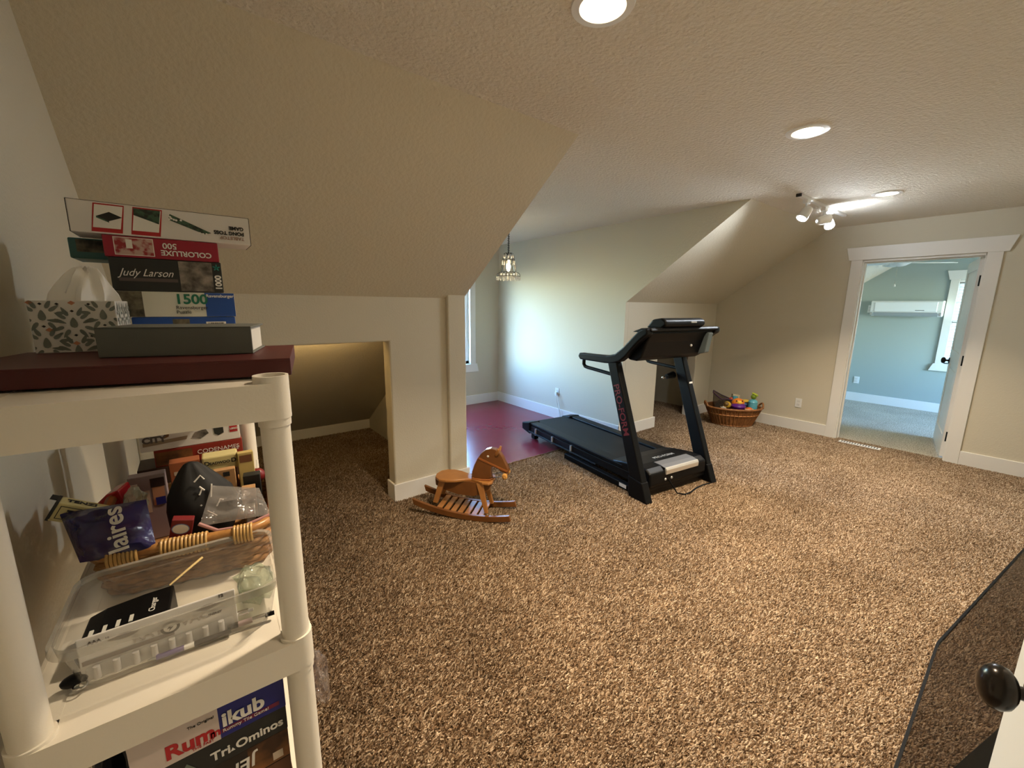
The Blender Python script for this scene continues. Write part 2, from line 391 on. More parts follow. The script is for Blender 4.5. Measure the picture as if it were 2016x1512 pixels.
# dormer back wall with window hole
dw = MB()
WX0, WX1, WZ0, WZ1 = 2.29, 3.365, 0.635, 2.02
YD = 5.40
dw.box(1.65, WX0, YD, YD+0.14, 0, ZC+0.02); dw.box(WX1, 4.03, YD, YD+0.14, 0, ZC+0.02)
dw.box(WX0, WX1, YD, YD+0.14, 0, WZ0); dw.box(WX0, WX1, YD, YD+0.14, WZ1, ZC+0.02)
struct(dw.build('wall_dormer_back', M_wall))
# far wall with doorway
XF = X1+0.12
DY0, DY1, DZ = 0.459, 1.391, 2.052
fw = MB()
fw.prism([(DY1, 0), (5.3, 0), (5.3, 0.02), (1.80, zs(1.8)+0.1), (1.7, ZC+0.05), (DY1, ZC+0.05)], X1, XF, 'X')
fw.box(X1, XF, YR-0.1, DY0, 0, ZC+0.05)
fw.box(X1, XF, DY0, DY1, DZ, ZC+0.05)
struct(fw.build('wall_far', M_wall))
# door casing (flat boards with a tapered head)
ca = MB()
ca.box(X1-0.02, X1, DY1-0.008, 1.484, 0, DZ+0.005)
ca.box(X1-0.02, X1, 0.366, DY0+0.008, 0, DZ+0.005)
ca.prism([(1.505, DZ+0.005), (0.333, DZ+0.005), (0.292, DZ+0.143), (1.540, DZ+0.143)], X1-0.026, X1, 'X')
struct(ca.build('trim_2', M_trim, bevel=0.002))
jb = MB()
jb.box(X1-0.004, XF+0.004, DY1-0.018, DY1, 0, DZ); jb.box(X1-0.004, XF+0.004, DY0, DY0+0.018, 0, DZ); jb.box(X1-0.004, XF+0.004, DY0, DY1, DZ-0.018, DZ)
jb.box(X1+0.05, X1+0.075, DY1-0.03, DY1-0.018, 0, DZ); jb.box(X1+0.05, X1+0.075, DY0, DY1, DZ-0.03, DZ-0.018)
struct(jb.build('trim_3', M_trim, bevel=0.002))

# baseboards
def bboard(name, segs):
    o = MB()
    for x0, x1, y0, y1 in segs: o.box(x0, x1, y0, y1, 0, 0.137)
    return struct(o.build(name, M_trim, bevel=0.004))
t = 0.016
bboard('baseboard_left', [(1.143-t, 1.615-t, YK-t, YK), (1.143-t, 1.143, YK-t+0.001, YB), (1.615-t, 1.781+t, YK-0.035-t, YK-0.035), (1.615-t, 1.615, YK-0.035-t+0.001, YK), (1.781, 1.781+t, YK-0.034-t, 5.40)])
bboard('baseboard_left_corner', [(X0, 0.02, YK-t, YK)])
bboard('baseboard_dormer', [(3.90-t, 3.90, YK-t+0.001, 5.40), (1.78, 3.90, 5.40-t, 5.40), (3.90-t, 4.60+t, YK-t, YK), (4.60, 4.60+t, YK-t+0.001, YB)])
bboard('baseboard_left_far', [(5.53-t, X1, YK-t, YK), (5.53-t, 5.53, YK-t+0.001, YB)])
bboard('baseboard_far', [(X1-t, X1, 1.484, YK), (X1-t, X1, YR, 0.366)])
bboard('baseboard_eave', [(X0, 1.65, 5.05-t, 5.05), (4.03, X1, 5.05-t, 5.05)])
bboard('baseboard_back', [(X0, X0+t, YR, YK)])

# dormer window
w1 = struct(bpy.data.objects.new('window_1', None), 'white framed dormer window showing as a bright sliver behind the pilaster'); COL.objects.link(w1)
o = MB()
for x0, x1 in ((WX0, WX0+0.05), (WX1-0.05, WX1), ((WX0+WX1)/2-0.03, (WX0+WX1)/2+0.03)): o.box(x0, x1, YD+0.05, YD+0.11, WZ0, WZ1)
o.box(WX0, WX1, YD+0.05, YD+0.11, WZ0, WZ0+0.05); o.box(WX0, WX1, YD+0.05, YD+0.11, WZ1-0.05, WZ1)
o.build('sash', M_plast, w1, bevel=0.003)
B(WX0+0.04, WX1-0.04, YD+0.075, YD+0.081, WZ0+0.04, WZ1-0.04).build('pane', M_glass, w1)
o = MB(); o.box(WX0-0.09, WX0+0.005, YD-0.02, YD, WZ0, WZ1+0.005); o.box(WX1-0.005, WX1+0.09, YD-0.02, YD, WZ0, WZ1+0.005)
o.build('casing', M_trim, w1, bevel=0.002)
MB().prism([(WX0-0.11, WZ1), (WX1+0.11, WZ1), (WX1+0.15, WZ1+0.13), (WX0-0.15, WZ1+0.13)], YD-0.026, YD, 'Y').build('head_casing', M_trim, w1, bevel=0.002)
MB().prism([(WX0-0.11, WZ0), (WX1+0.11, WZ0), (WX1+0.14, WZ0-0.125), (WX0-0.14, WZ0-0.125)], YD-0.026, YD, 'Y').build('sill', M_trim, w1, bevel=0.002)

# ------------------------------------------------------------------ bedroom beyond the doorway
XB = 8.80
ZB0, YB0 = ZC, 1.274
def zb(y): return ZB0-0.70*(y-YB0)
BW0, BW1, BZ0, BZ1 = -0.05, 0.90, 0.737, 1.955
o = MB()
o.prism([(BW1, 0), (3.2, 0), (3.2, zb(3.2)), (YB0, ZC+0.05), (BW1, ZC+0.05)], XB, XB+0.12, 'X')
o.box(XB, XB+0.12, -2.2, BW0, 0, ZC+0.05); o.box(XB, XB+0.12, BW0, BW1, 0, BZ0); o.box(XB, XB+0.12, BW0, BW1, BZ1, ZC+0.05)
struct(o.build('wall_bedroom_far', M_bed))
struct(MB().prism([(YB0, ZC), (3.2, zb(3.2)), (3.28, zb(3.2)+0.1), (YB0+0.05, ZC+0.12)], XF, XB+0.1, 'X').build('ceiling_bedroom_slope', M_ceil))
struct(B(XF, XB+0.1, -2.2, YB0, ZC, ZC+0.12).build('ceiling_bedroom', M_ceil))
struct(B(XF, XB+0.1, 3.0, 3.12, 0, 1.3).build('wall_bedroom_left', M_bed))
o = MB(); o.box(XF, 6.7, -2.3, -2.2, 0, ZC+0.05); o.box(8.3, XB+0.1, -2.3, -2.2, 0, ZC+0.05); o.box(6.7, 8.3, -2.3, -2.2, 0, 0.75); o.box(6.7, 8.3, -2.3, -2.2, 2.05, ZC+0.05)  # unseen window opening added to let more daylight into the bedroom
struct(o.build('wall_bedroom_right', M_bed))
struct(B(X1+0.02, XF, -2.3, YR-0.08, 0, ZC+0.05).build('wall_bedroom_near', M_bed))
bb = MB(); bb.box(XB-t, XB, -2.2, 3.0, 0, 0.137); bb.box(XF, XB, 3.0-t, 3.0, 0, 0.137)
struct(bb.build('baseboard_bedroom', M_trim, bevel=0.004))
w2 = struct(bpy.data.objects.new('window_2', None), 'white cased bedroom window with bright blinds seen past the door'); COL.objects.link(w2)
o = MB(); o.box(XB-0.02, XB, BW1-0.005, BW1+0.085, BZ0, BZ1+0.004); o.box(XB-0.02, XB, BW0-0.085, BW0+0.005, BZ0, BZ1+0.004); o.build('casing', M_trim, w2, bevel=0.002)
MB().prism([(BW0-0.10, BZ1), (BW1+0.10, BZ1), (BW1+0.135, BZ1+0.13), (BW0-0.135, BZ1+0.13)], XB-0.026, XB, 'X').build('head_casing', M_trim, w2, bevel=0.002)
MB().prism([(BW0-0.10, BZ0), (BW1+0.10, BZ0), (BW1+0.14, BZ0-0.11), (BW0-0.14, BZ0-0.11)], XB-0.026, XB, 'X').build('sill', M_trim, w2, bevel=0.002)
o = MB()
for y0, y1 in ((BW0, BW0+0.05), (BW1-0.05, BW1)): o.box(XB+0.06, XB+0.1, y0, y1, BZ0, BZ1)
for z0 in (BZ0, BZ1-0.05, (BZ0+BZ1)/2-0.02): o.box(XB+0.06, XB+0.1, BW0, BW1, z0, z0+0.05)
o.build('sash', M_plast, w2)
B(XB+0.078, XB+0.083, BW0+0.04, BW1-0.04, BZ0+0.04, BZ1-0.04).build('pane', M_glass, w2)
bl = tag(thing('window_blind', '', 'blind', (XB+0.035, 0.425, BZ0)), 'white slatted blind inside the bedroom window frame', 'blind')
B(-0.02, 0.02, -0.47, 0.47, BZ1-BZ0-0.04, BZ1-BZ0-0.002).build('head_rail', M_plast, bl)
slat = MB().box(-0.02, 0.02, -0.468, 0.468, -0.0012, 0.0012, Matrix.Rotation(math.radians(60), 4, 'Y')).mesh('slat'); slat.materials.append(M_plast)
for k in range(27):
    s = bpy.data.objects.new('slat', slat); COL.objects.link(s); s.parent = bl; s.location = (0, 0, 0.03+k*0.043)
# wall heat pump
ac = thing('air_conditioner', 'long white split air conditioner high on the bedroom wall', 'air conditioner', (XB, 1.40, 1.42))
MB().prism([(0, 0.02), (-0.10, 0.0), (-0.17, 0.04), (-0.19, 0.09), (-0.185, 0.22), (-0.16, 0.235), (0, 0.235)], -0.405, 0.405, 'Y').build('housing', M_plast, ac, bevel=0.008)
B(-0.197, -0.184, -0.35, 0.35, 0.075, 0.215).build('front_panel', mat('panel_white', (0.86, 0.88, 0.9), 0.3), ac, bevel=0.004)
MB().prism([(-0.184, 0.062), (-0.165, 0.03), (-0.12, 0.006), (-0.12, 0.002), (-0.17, 0.024), (-0.19, 0.058)], -0.36, 0.36, 'Y').build('louvre', M_silver, ac)
B(-0.1985, -0.196, -0.22, -0.12, 0.09, 0.097).build('display_strip', M_ink, ac)
for s in (-0.403, 0.375): B(-0.18, -0.02, s, s+0.028, 0.015, 0.22).build('end_cap', M_silver, ac, bevel=0.004)

def outlet(loc, face, label, w=0.072, h=0.115):
    """face: rotation so that local -Y looks into the room"""
    e = thing('wall_outlet', label, 'outlet', loc, face)
    B(-w/2, w/2, -0.006, 0, -h/2, h/2).build('cover_plate', M_plast, e, bevel=0.003)
    for zc in (-0.022, 0.022):
        B(-0.017, 0.017, -0.009, -0.005, zc-0.014, zc+0.014).build('socket', mat('socket_white', (0.7, 0.7, 0.68), 0.4), e, bevel=0.004)
    return e
R90 = -PI/2
outlet((X1, 1.804, 0.352), R90, 'white wall outlet left of the far doorway, above the baseboard')
outlet((3.90, 4.015, 0.362), R90, 'white wall outlet with a plugged cord on the dormer side wall')
outlet((XB, 1.869, 0.352), R90, 'white wall outlet low on the bedroom wall beyond the doorway')
outlet((XB, 1.845, 1.53), R90, 'small white outlet beside the air conditioner', 0.055, 0.12)

# bedroom ceiling fan
fan = thing('ceiling_fan', 'white ceiling fan with pull chain above the bedroom doorway view', 'fan', (7.6, 1.36, 2.10))
MB().lathe([(0.03, 0.30), (0.03, 0.12), (0.10, 0.10), (0.11, 0.03), (0.06, 0.0), (0.02, -0.01)], 20).build('motor', M_plast, fan, smooth=True)
for k in range(5):
    a = 2*PI*k/5-0.85
    M = Matrix.Rotation(a, 4, 'Z') @ Matrix.Rotation(math.radians(10), 4, 'X')
    MB().prism([(0.10, -0.03), (0.22, -0.055), (0.58, -0.065), (0.62, -0.04), (0.62, 0.04), (0.58, 0.065), (0.22, 0.055), (0.10, 0.03)], 0.035, 0.043, 'Z', M).build('blade', M_plast, fan)
MB().tube([(0, 0.02, 0), (0, 0.02, -0.24)], 0.0022, 6).build('pull_chain', M_chrome, fan)
MB().lathe([(0.004, -0.235), (0.014, -0.265), (0.014, -0.27), (0.002, -0.272)], 12, M=Matrix.Translation((0, 0.02, 0))).build('chain_knob', M_plast, fan, smooth=True)

# bedroom door (hinged at the right jamb, swung into the bedroom)
def panel_door(name, label, hinge, ang, width, side, knob_side):
    e = struct(bpy.data.objects.new(name, None), label); COL.objects.link(e); e.location = hinge; e.rotation_euler = (0, 0, ang)
    T = 0.035
    y0, y1 = (0, T) if side > 0 else (-T, 0)
    H0, H1 = 0.012, 2.03
    st = 0.11
    o = MB()
    o.box(0, st, y0, y1, H0, H1); o.box(width-st, width, y0, y1, H0, H1)
    for z0, z1 in ((H0, 0.22), (0.93, 1.08), (1.92, H1)): o.box(st, width-st, y0, y1, z0, z1)
    o.build('frame', M_trim, e, bevel=0.002)
    for z0, z1 in ((0.22, 0.93), (1.08, 1.92)):
        p = MB(); p.box(st, width-st, y0+0.009, y1-0.009, z0, z1)
        for ys in (y0+0.003, y1-0.009):
            p.box(st+0.05, width-st-0.05, ys, ys+0.006, z0+0.05, z1-0.05)
        p.build('panel', M_trim, e, bevel=0.003)
    for s, yb in ((1, y1), (-1, y0)):
        Mk = Matrix.Translation((width-0.06, yb, 0.95)) @ Matrix.Rotation(-s*PI/2, 4, 'X')
        k = MB()
        k.lathe([(0.033, 0), (0.033, 0.004), (0.028, 0.008), (0.010, 0.010), (0.009, 0.028), (0.013, 0.030), (0.022, 0.033), (0.029, 0.039), (0.0315, 0.047), (0.030, 0.056), (0.025, 0.063), (0.017, 0.0675), (0.008, 0.0695), (0.001, 0.070)], 28, 0.86, 1.12, Mk)
        k.build('knob', M_bronze, e, smooth=True)
    return e
d1 = panel_door('door_1', 'white panelled bedroom door swung open inside the far doorway', (XF+0.002, DY0+0.022, 0), math.radians(10), 0.88, 1, 1)
for z in (0.25, 1.03, 1.80):
    h = MB(); h.box(X1+0.02, XF-0.03, DY0+0.0175, DY0+0.0205, z-0.048, z+0.048); h.tube([(X1+0.018, DY0+0.024, z-0.05), (X1+0.018, DY0+0.024, z+0.05)], 0.007, 8)
    o = h.build('hinge', M_blackm, None); o.parent = d1; o.matrix_parent_inverse = (Matrix.Translation(d1.location) @ Matrix.Rotation(math.radians(10), 4, 'Z')).inverted()
# near white door with bronze knob
d2 = panel_door('door_2', 'white door with dark bronze egg knob at the photo right edge', (0.33, -0.408, 0), math.radians(28.1), 0.762, -1, 1)

# floor register
rg = thing('floor_register', 'white slotted floor register in the carpet before the far doorway', 'vent', (5.885, 1.13, 0.0))
B(-0.04, 0.04, -0.185, 0.185, 0.0, 0.008).build('frame', M_plast, rg, bevel=0.002)
for k in range(14):
    B(-0.026, 0.026, -0.165+k*0.0245, -0.165+k*0.0245+0.011, 0.0082, 0.0092).build('slot', M_ink, rg)

for o_ in list(COL.objects):
    if o_.type == 'MESH' and (o_.name.startswith('wall_') and 'outlet' not in o_.name or o_.name.startswith('baseboard') or o_.name[:6] in ('trim_2', 'trim_3')):
        for v_ in o_.data.vertices:
            if abs(v_.co.z) < 1e-4: v_.co.z = -0.05
# ================================================================== LIGHT FITTINGS
DL_POWER = 34
for i, (x, y, lab) in enumerate(((1.116, 1.0, 'round recessed ceiling light at the top edge of the photo'), (2.675, 0.938, 'round recessed ceiling light over the middle of the carpet'), (4.54, 0.967, 'round recessed ceiling light nearest the track lamp'))):
    e = thing('recessed_light', lab, 'ceiling light', (x, y, ZC), group='recessed ceiling lights')
    MB().lathe([(0.068, -0.004), (0.072, -0.008), (0.096, -0.006), (0.099, 0.0)], 40, cap=False).build('trim_ring', M_plast, e, smooth=True)
    MB().lathe([(0.001, -0.0025), (0.045, -0.0035), (0.068, -0.0045)], 32, cap=False).build('lens', M_warm_bulb, e, smooth=True)
    l = add_light('recessed_lamp', 'AREA', (0, 0, -0.012), DL_POWER, WARM if i < 2 else (1.0, 0.80, 0.56), shape='DISK', size=0.12)
    l.data.spread = math.radians(106); l.parent = e
# extra fitting out of view, added to brighten the shelf front
e = thing('recessed_light', 'unseen round recessed ceiling light added to brighten the shelf front', 'ceiling light', (0.95, -0.22, ZC), group='recessed ceiling lights')
MB().lathe([(0.068, -0.004), (0.072, -0.008), (0.096, -0.006), (0.099, 0.0)], 40, cap=False).build('trim_ring', M_plast, e, smooth=True)
MB().lathe([(0.001, -0.0025), (0.045, -0.0035), (0.068, -0.0045)], 32, cap=False).build('lens', M_warm_bulb, e, smooth=True)
l = add_light('recessed_lamp', 'AREA', (0, 0, -0.012), 9.0, WARM, shape='DISK', size=0.12); l.data.spread = math.radians(116); l.parent = e
# track light
tr = thing('track_light', 'white ceiling track with three spot heads, two glowing, on the ceiling by the slope', 'track light', (4.62, 1.41, ZC))
B(-0.60, 0.60, -0.017, 0.017, -0.022, 0.0).build('track', M_plast, tr, bevel=0.002)
B(-0.615, -0.597, -0.019, 0.019, -0.024, -0.001).build('track_end', M_ink, tr, bevel=0.002)
for k, (hx, dirv, lit) in enumerate(((-0.42, Vector((-0.45, 0.25, -0.75)), True), (0.02, Vector((0.80, -0.55, 0.20)), True), (0.17, Vector((-0.50, -0.35, -0.68)), True))):
    dirv.normalize()
    hd = MB()
    hd.box(hx-0.035, hx+0.035, -0.018, 0.018, -0.05, -0.022)
    hd.tube([(hx, 0, -0.05), (hx, 0, -0.10)], 0.006, 8)
    hd.build('stem', M_plast, tr)
    c = Vector((hx, 0, -0.125)); q = dirv.to_track_quat('Z', 'Y').to_matrix().to_4x4()
    can = MB().lathe([(0.012, -0.06), (0.030, -0.05), (0.038, -0.02), (0.042, 0.055), (0.039, 0.055), (0.036, 0.03)], 24, M=Matrix.Translation(c) @ q, cap=False)
    can.build('lamp_head', M_plast, tr, smooth=True)
    bl_ = MB().lathe([(0.036, 0.03), (0.034, 0.052), (0.02, 0.058), (0.001, 0.06)], 24, M=Matrix.Translation(c) @ q, cap=False)
    bl_.build('bulb', M_cool_bulb if lit else M_plast, tr, smooth=True)
    if lit:
        l = add_light('track_lamp', 'SPOT', c+dirv*0.075, (48, 18, 66)[k], COOL, spot_size=math.radians(172), spot_blend=0.7, shadow_soft_size=0.035)
        l.rotation_euler = dirv.to_track_quat('-Z', 'Y').to_euler(); l.parent = tr

# chandelier in the dormer
ch = thing('chandelier', 'small lit crystal chandelier on a dark chain in the dormer', 'chandelier', (2.84, 3.75, 1.766))
MB().tube([(0, 0, 0.31), (0, 0, 0.672)], 0.004, 6).build('chain', M_bronze, ch)
o = MB()
for k in range(14):
    o.tube([(0.011*math.cos(a), 0.011*math.sin(a)*(k % 2), 0.33+k*0.024+0.011*math.sin(a)*(1 if k % 2 == 0 else 0.6)) for a in [2*PI*j/8 for j in range(8)]], 0.0022, 5, closed=True)
o.build('chain_links', M_bronze, ch)
MB().lathe([(0.05, 0.665), (0.045, 0.672)], 20).build('canopy', M_bronze, ch)
o = MB()
for rr, zz in ((0.065, 0.245), (0.085, 0.12), (0.13, 0.075)):
    o.tube([(rr*math.cos(2*PI*j/24), rr*math.sin(2*PI*j/24), zz) for j in range(24)], 0.003, 6, closed=True)
for k in range(8):
    a = 2*PI*k/8; ca_, sa_ = math.cos(a), math.sin(a)
    o.tube([(ca_*q[0], sa_*q[0], q[1]) for q in ((0.006, 0.30), (0.03, 0.325), (0.052, 0.315), (0.06, 0.29), (0.065, 0.245), (0.075, 0.18), (0.085, 0.12), (0.105, 0.115), (0.125, 0.10), (0.13, 0.075))], 0.0028, 5)
o.build('frame', M_bronze, ch, smooth=True)
drop = MB().lathe([(0.001, 0), (0.006, 0.008), (0.0075, 0.018), (0.005, 0.034), (0.001, 0.042)], 6).mesh('crystal_drop'); drop.materials.append(M_crystal)
for rr, zz, n in ((0.13, 0.03, 20), (0.118, 0.045, 14), (0.09, 0.075, 14), (0.07, 0.20, 12), (0.055, 0.27, 8), (0.045, 0.03, 8)):
    for k in range(n):
        a = 2*PI*(k+0.3)/n
        d = bpy.data.objects.new('crystal_drop', drop); COL.objects.link(d); d.parent = ch; d.location = (rr*math.cos(a), rr*math.sin(a), zz)
MB().lathe([(0.012, 0.25), (0.012, 0.215), (0.02, 0.20), (0.024, 0.175), (0.016, 0.14), (0.002, 0.125)], 16).build('bulb', mat('chandelier_bulb', (1, 1, 1), 0.4, emit=((1.0, 0.75, 0.42), 40)), ch, smooth=True)
l = add_light('chandelier_lamp', 'POINT', (0, 0, 0.165), 8, (1.0, 0.76, 0.45), shadow_soft_size=0.026); l.parent = ch
# lamp bar hidden behind the header of the left eave
cl = thing('eave_light', 'warm lamp bar behind the header of the left eave opening', 'lamp', (0.62, 3.12, 1.30))
B(-0.46, 0.42, -0.03, 0.0, -0.02, 0.02).build('lamp_base', M_plast, cl, bevel=0.003)
MB().tube([(-0.44, 0.014, 0), (0.40, 0.014, 0)], 0.012, 10).build('lamp_tube', mat('eave_tube', (1, 1, 1), 0.5, emit=((1.0, 0.70, 0.30), 6)), cl, smooth=True)
l = add_light('eave_lamp', 'AREA', (-0.02, 0.03, 0.0), 4.5, (1.0, 0.66, 0.26), (math.radians(105), 0, 0), shape='RECTANGLE', size=0.82, size_y=0.03); l.parent = cl

# ================================================================== TREADMILL
TA = Vector((0.9915, -0.13, 0)); TO = Vector((3.127, 1.745, 0))
tmr = thing('treadmill', 'black folding treadmill standing half on carpet and half on red floor', 'treadmill', TO, math.atan2(-0.13, 0.9915))
for sx in (-1, 1):
    x0, x1 = (sx*0.41-0.032, sx*0.41+0.032)
    MB().prism([(-0.085, 0.0), (0.105, 0.0), (0.115, 0.04), (0.125, 0.175), (-0.022, 0.155), (-0.07, 0.03)], x0-0.006, x1+0.006, 'X').build('upright_foot', M_black, tmr, bevel=0.008)
    up = MB().prism([(-0.022, 0.15), (0.118, 0.17), (0.440, 1.075), (0.335, 1.075)], x0, x1, 'X').build('upright', M_black, tmr, bevel=0.009)
    arm = [(0.81, 1.106), (0.60, 1.112), (0.45, 1.118), (0.36, 1.140), (0.27, 1.205), (0.18, 1.290), (0.125, 1.338), (0.08, 1.360), (0.035, 1.366),
           (0.03, 1.320), (0.07, 1.295), (0.11, 1.262), (0.18, 1.195), (0.24, 1.130), (0.30, 1.085), (0.38, 1.058), (0.48, 1.050), (0.80, 1.047), (0.825, 1.075)]
    MB().prism(arm, sx*0.41-0.035, sx*0.41+0.035, 'X').build('handrail', M_black, tmr, bevel=0.012, seg=3)
    MB().tube([(sx*0.41, 0.775, 1.06), (sx*0.41, 0.775, 1.005), (sx*0.41, 0.755, 0.985), (sx*0.41, 0.72, 0.98), (sx*0.41, 0.50, 0.968), (sx*0.41, 0.40, 0.962)], 0.016, 10).build('lower_grip', M_black, tmr, smooth=True)
    # floor rail and deck side rail
    MB().box(sx*0.385-0.025, sx*0.385+0.025, 0.02, 1.02, 0.012, 0.062).build('floor_rail', M_blackm, tmr, bevel=0.006)
    B(sx*0.30-0.055, sx*0.30+0.055, 0.28, 1.80, 0.150, 0.190).build('foot_rail', M_black, tmr, bevel=0.01)
    B(sx*0.335-0.02, sx*0.335+0.02, 0.10, 1.78, 0.082, 0.150).build('side_frame', M_blackm, tmr, bevel=0.004)
    for yy in (1.62, 1.30, 0.98):
        MB().tube([(sx*0.360, yy, 0.075), (sx*0.360, yy, 0.150)], 0.012, 10).build('cushion_post', M_silver, tmr, smooth=True)
    MB().tube([(sx*0.366, 0.6, 0.083), (sx*0.366, 1.75, 0.09)], 0.009, 8).build('cushion_bar', M_blackm, tmr, smooth=True)
    MB().prism([(1.74, 0.06), (1.90, 0.085), (1.905, 0.165), (1.74, 0.20)], sx*0.295-0.075, sx*0.295+0.075, 'X').build('rear_cap', M_black, tmr, bevel=0.012)
    MB().box(sx*0.30-0.03, sx*0.30+0.03, 1.69, 1.76, 0.0, 0.09).build('rear_foot', M_black, tmr, bevel=0.008)
B(-0.4115, -0.4098, 0.17, 0.25, 0.024, 0.054).build('warning_label', M_page, tmr)
B(-0.245, 0.245, 0.40, 1.86, 0.10, 0.172).build('walking_belt', M_belt, tmr, bevel=0.02, seg=3)
MB().tube([(-0.24, 1.845, 0.135), (0.24, 1.845, 0.135)], 0.036, 16).build('rear_roller', M_blackm, tmr, smooth=True)
MB().prism([(-0.005, 0.075), (-0.025, 0.10), (-0.02, 0.205), (0.03, 0.235), (0.12, 0.238), (0.30, 0.215), (0.44, 0.185), (0.44, 0.10), (0.42, 0.07)], -0.352, 0.352, 'X').build('motor_hood', M_black, tmr, bevel=0.018, seg=3)
MB().prism([(-0.032, 0.175), (-0.034, 0.214), (-0.022, 0.232), (-0.012, 0.232), (-0.012, 0.175)], -0.175, 0.235, 'X').build('hood_trim', mat('brushed_silver', (0.72, 0.70, 0.66), 0.3, metal=0.7), tmr, bevel=0.004)
MB().prism([(-0.02, 0.228), (0.03, 0.2395), (0.10, 0.2425), (0.10, 0.236), (0.03, 0.23)], -0.175, 0.235, 'X').build('hood_plate', mat('grey_plate', (0.16, 0.165, 0.175), 0.45, metal=0.4), tmr)
text(tmr, 'PRO-FORM', (-0.10, 0.155, 0.2395), (1, 0, 0), (0, 1, -0.06), 0.052, M_silver, bold=0.0008)
B(-0.40, 0.40, 0.005, 0.055, 0.012, 0.058).build('front_crossbar', M_blackm, tmr, bevel=0.006)
B(-0.36, 0.36, -0.012, 0.10, 0.058, 0.105).build('motor_pan', M_blackm, tmr, bevel=0.006)
for xx in (-0.17, -0.095): MB().lathe([(0.012, 0), (0.010, 0.004), (0.001, 0.005)], 14, M=Matrix.Translation((xx, -0.024, 0.135)) @ Matrix.Rotation(PI/2, 4, 'X')).build('screw_cap', M_silver, tmr, smooth=True)
MB().tube([(-0.135, -0.02, 0.13), (-0.12, -0.05, 0.09), (-0.09, -0.085, 0.02), (-0.03, -0.115, 0.006), (0.06, -0.11, 0.006), (0.16, -0.08, 0.006), (0.26, -0.07, 0.006), (0.36, -0.075, 0.006)], 0.006, 8).build('power_lead', M_black, tmr, smooth=True)
# console
MB().prism([(0.29, 1.125), (0.26, 1.165), (0.14, 1.340), (0.07, 1.352), (0.045, 1.330), (0.09, 1.250), (0.135, 1.130), (0.19, 1.098), (0.26, 1.100)], -0.375, 0.375, 'X').build('console', M_black, tmr, bevel=0.012, seg=3)
MB().prism([(0.085, 1.245), (0.06, 1.325), (0.025, 1.315), (0.05, 1.150), (0.12, 1.130)], 0.29, 0.345, 'X').build('console_bracket', mat('grey_blue_plastic', (0.10, 0.125, 0.13), 0.45), tmr, bevel=0.006)
MB().prism([(0.20, 1.362), (0.14, 1.428), (0.05, 1.442), (0.012, 1.422), (0.005, 1.388), (0.05, 1.355)], -0.275, 0.205, 'X').build('display_hood', M_black, tmr, bevel=0.016, seg=3)
MB().prism([(0.22, 1.330), (0.13, 1.362), (0.035, 1.370), (0.015, 1.345), (0.06, 1.328)], -0.41, 0.41, 'X').build('console_rim', M_black, tmr, bevel=0.012, seg=3)
B(0.02, 0.085, 0.001, 0.012, 1.402, 1.414).build('speaker_badge', M_silver, tmr, bevel=0.002)
MB().ball((0.17, 0.10, 1.21), 0.012).build('console_bolt', M_silver, tmr, smooth=True)
kb = MB(); kb.tube([(0.385, 0.42, 0.895), (0.30, 0.425, 0.885)], [0.035, 0.024], 12); kb.build('latch_housing', M_black, tmr, smooth=True)
kb = MB(); kb.tube([(0.30, 0.425, 0.885), (0.255, 0.425, 0.88)], 0.007, 8); kb.ball((0.25, 0.425, 0.88), 0.012); kb.build('latch_pin', M_chrome, tmr, smooth=True)
sl = Vector((0.357, 0.985)).normalized()
lb = MB(); p0 = Vector((0, -0.022+0.357*0.755-0.004, 0.15+0.925*0.755)); lb.box(0.39, 0.432, p0.y-0.0015, p0.y+0.0015, p0.z-0.008, p0.z+0.008); lb.build('upright_label', M_plast, tmr)
# red letters reading down the outer face of the near upright
ydir = Vector((0, 0.357, 0.925)).normalized(); perp = Vector((0, -0.925, 0.357)).normalized()
pt = Vector((-0.4425, 0.165, 0.43))
M_profred = mat('dark_red_letters', srgb(120, 22, 30), 0.5)
text(tmr, 'PRO-FORM', Vector((-0.4428, 0.0, 0.0))+Vector((0, 0.352, 0.885)), -ydir, Vector((0, -0.925, 0.357)), 0.088, M_profred, bold=0.001)

# white cord from the dormer outlet
cdx = MB()
cdx.tube([(3.878, 4.015, 0.345), (3.868, 4.00, 0.30), (3.872, 3.975, 0.20), (3.876, 3.945, 0.10), (3.872, 3.93, 0.0), (3.80, 3.80, -0.002), (3.6, 3.6, -0.002)], 0.0035, 6)
cdx.tube([(3.878, 4.015, 0.38), (3.862, 3.99, 0.34), (3.868, 3.94, 0.22), (3.874, 3.90, 0.08), (3.868, 3.89, 0.0)], 0.003, 6)
cdx.box(3.866, 3.893, 4.0, 4.03, 0.33, 0.365)
tag(cdx.build('power_cord', M_plast, smooth=True), 'thin white cord hanging from the dormer outlet to the floor', 'cord')

# ================================================================== ROCKING HORSE  (local: x forward, y across, z up)
HC = Vector((1.475, 2.497, 0))
hr = thing('rocking_horse', 'small varnished wooden rocking horse standing by the pilaster', 'rocking horse', HC, math.atan2(-0.76, 0.65))
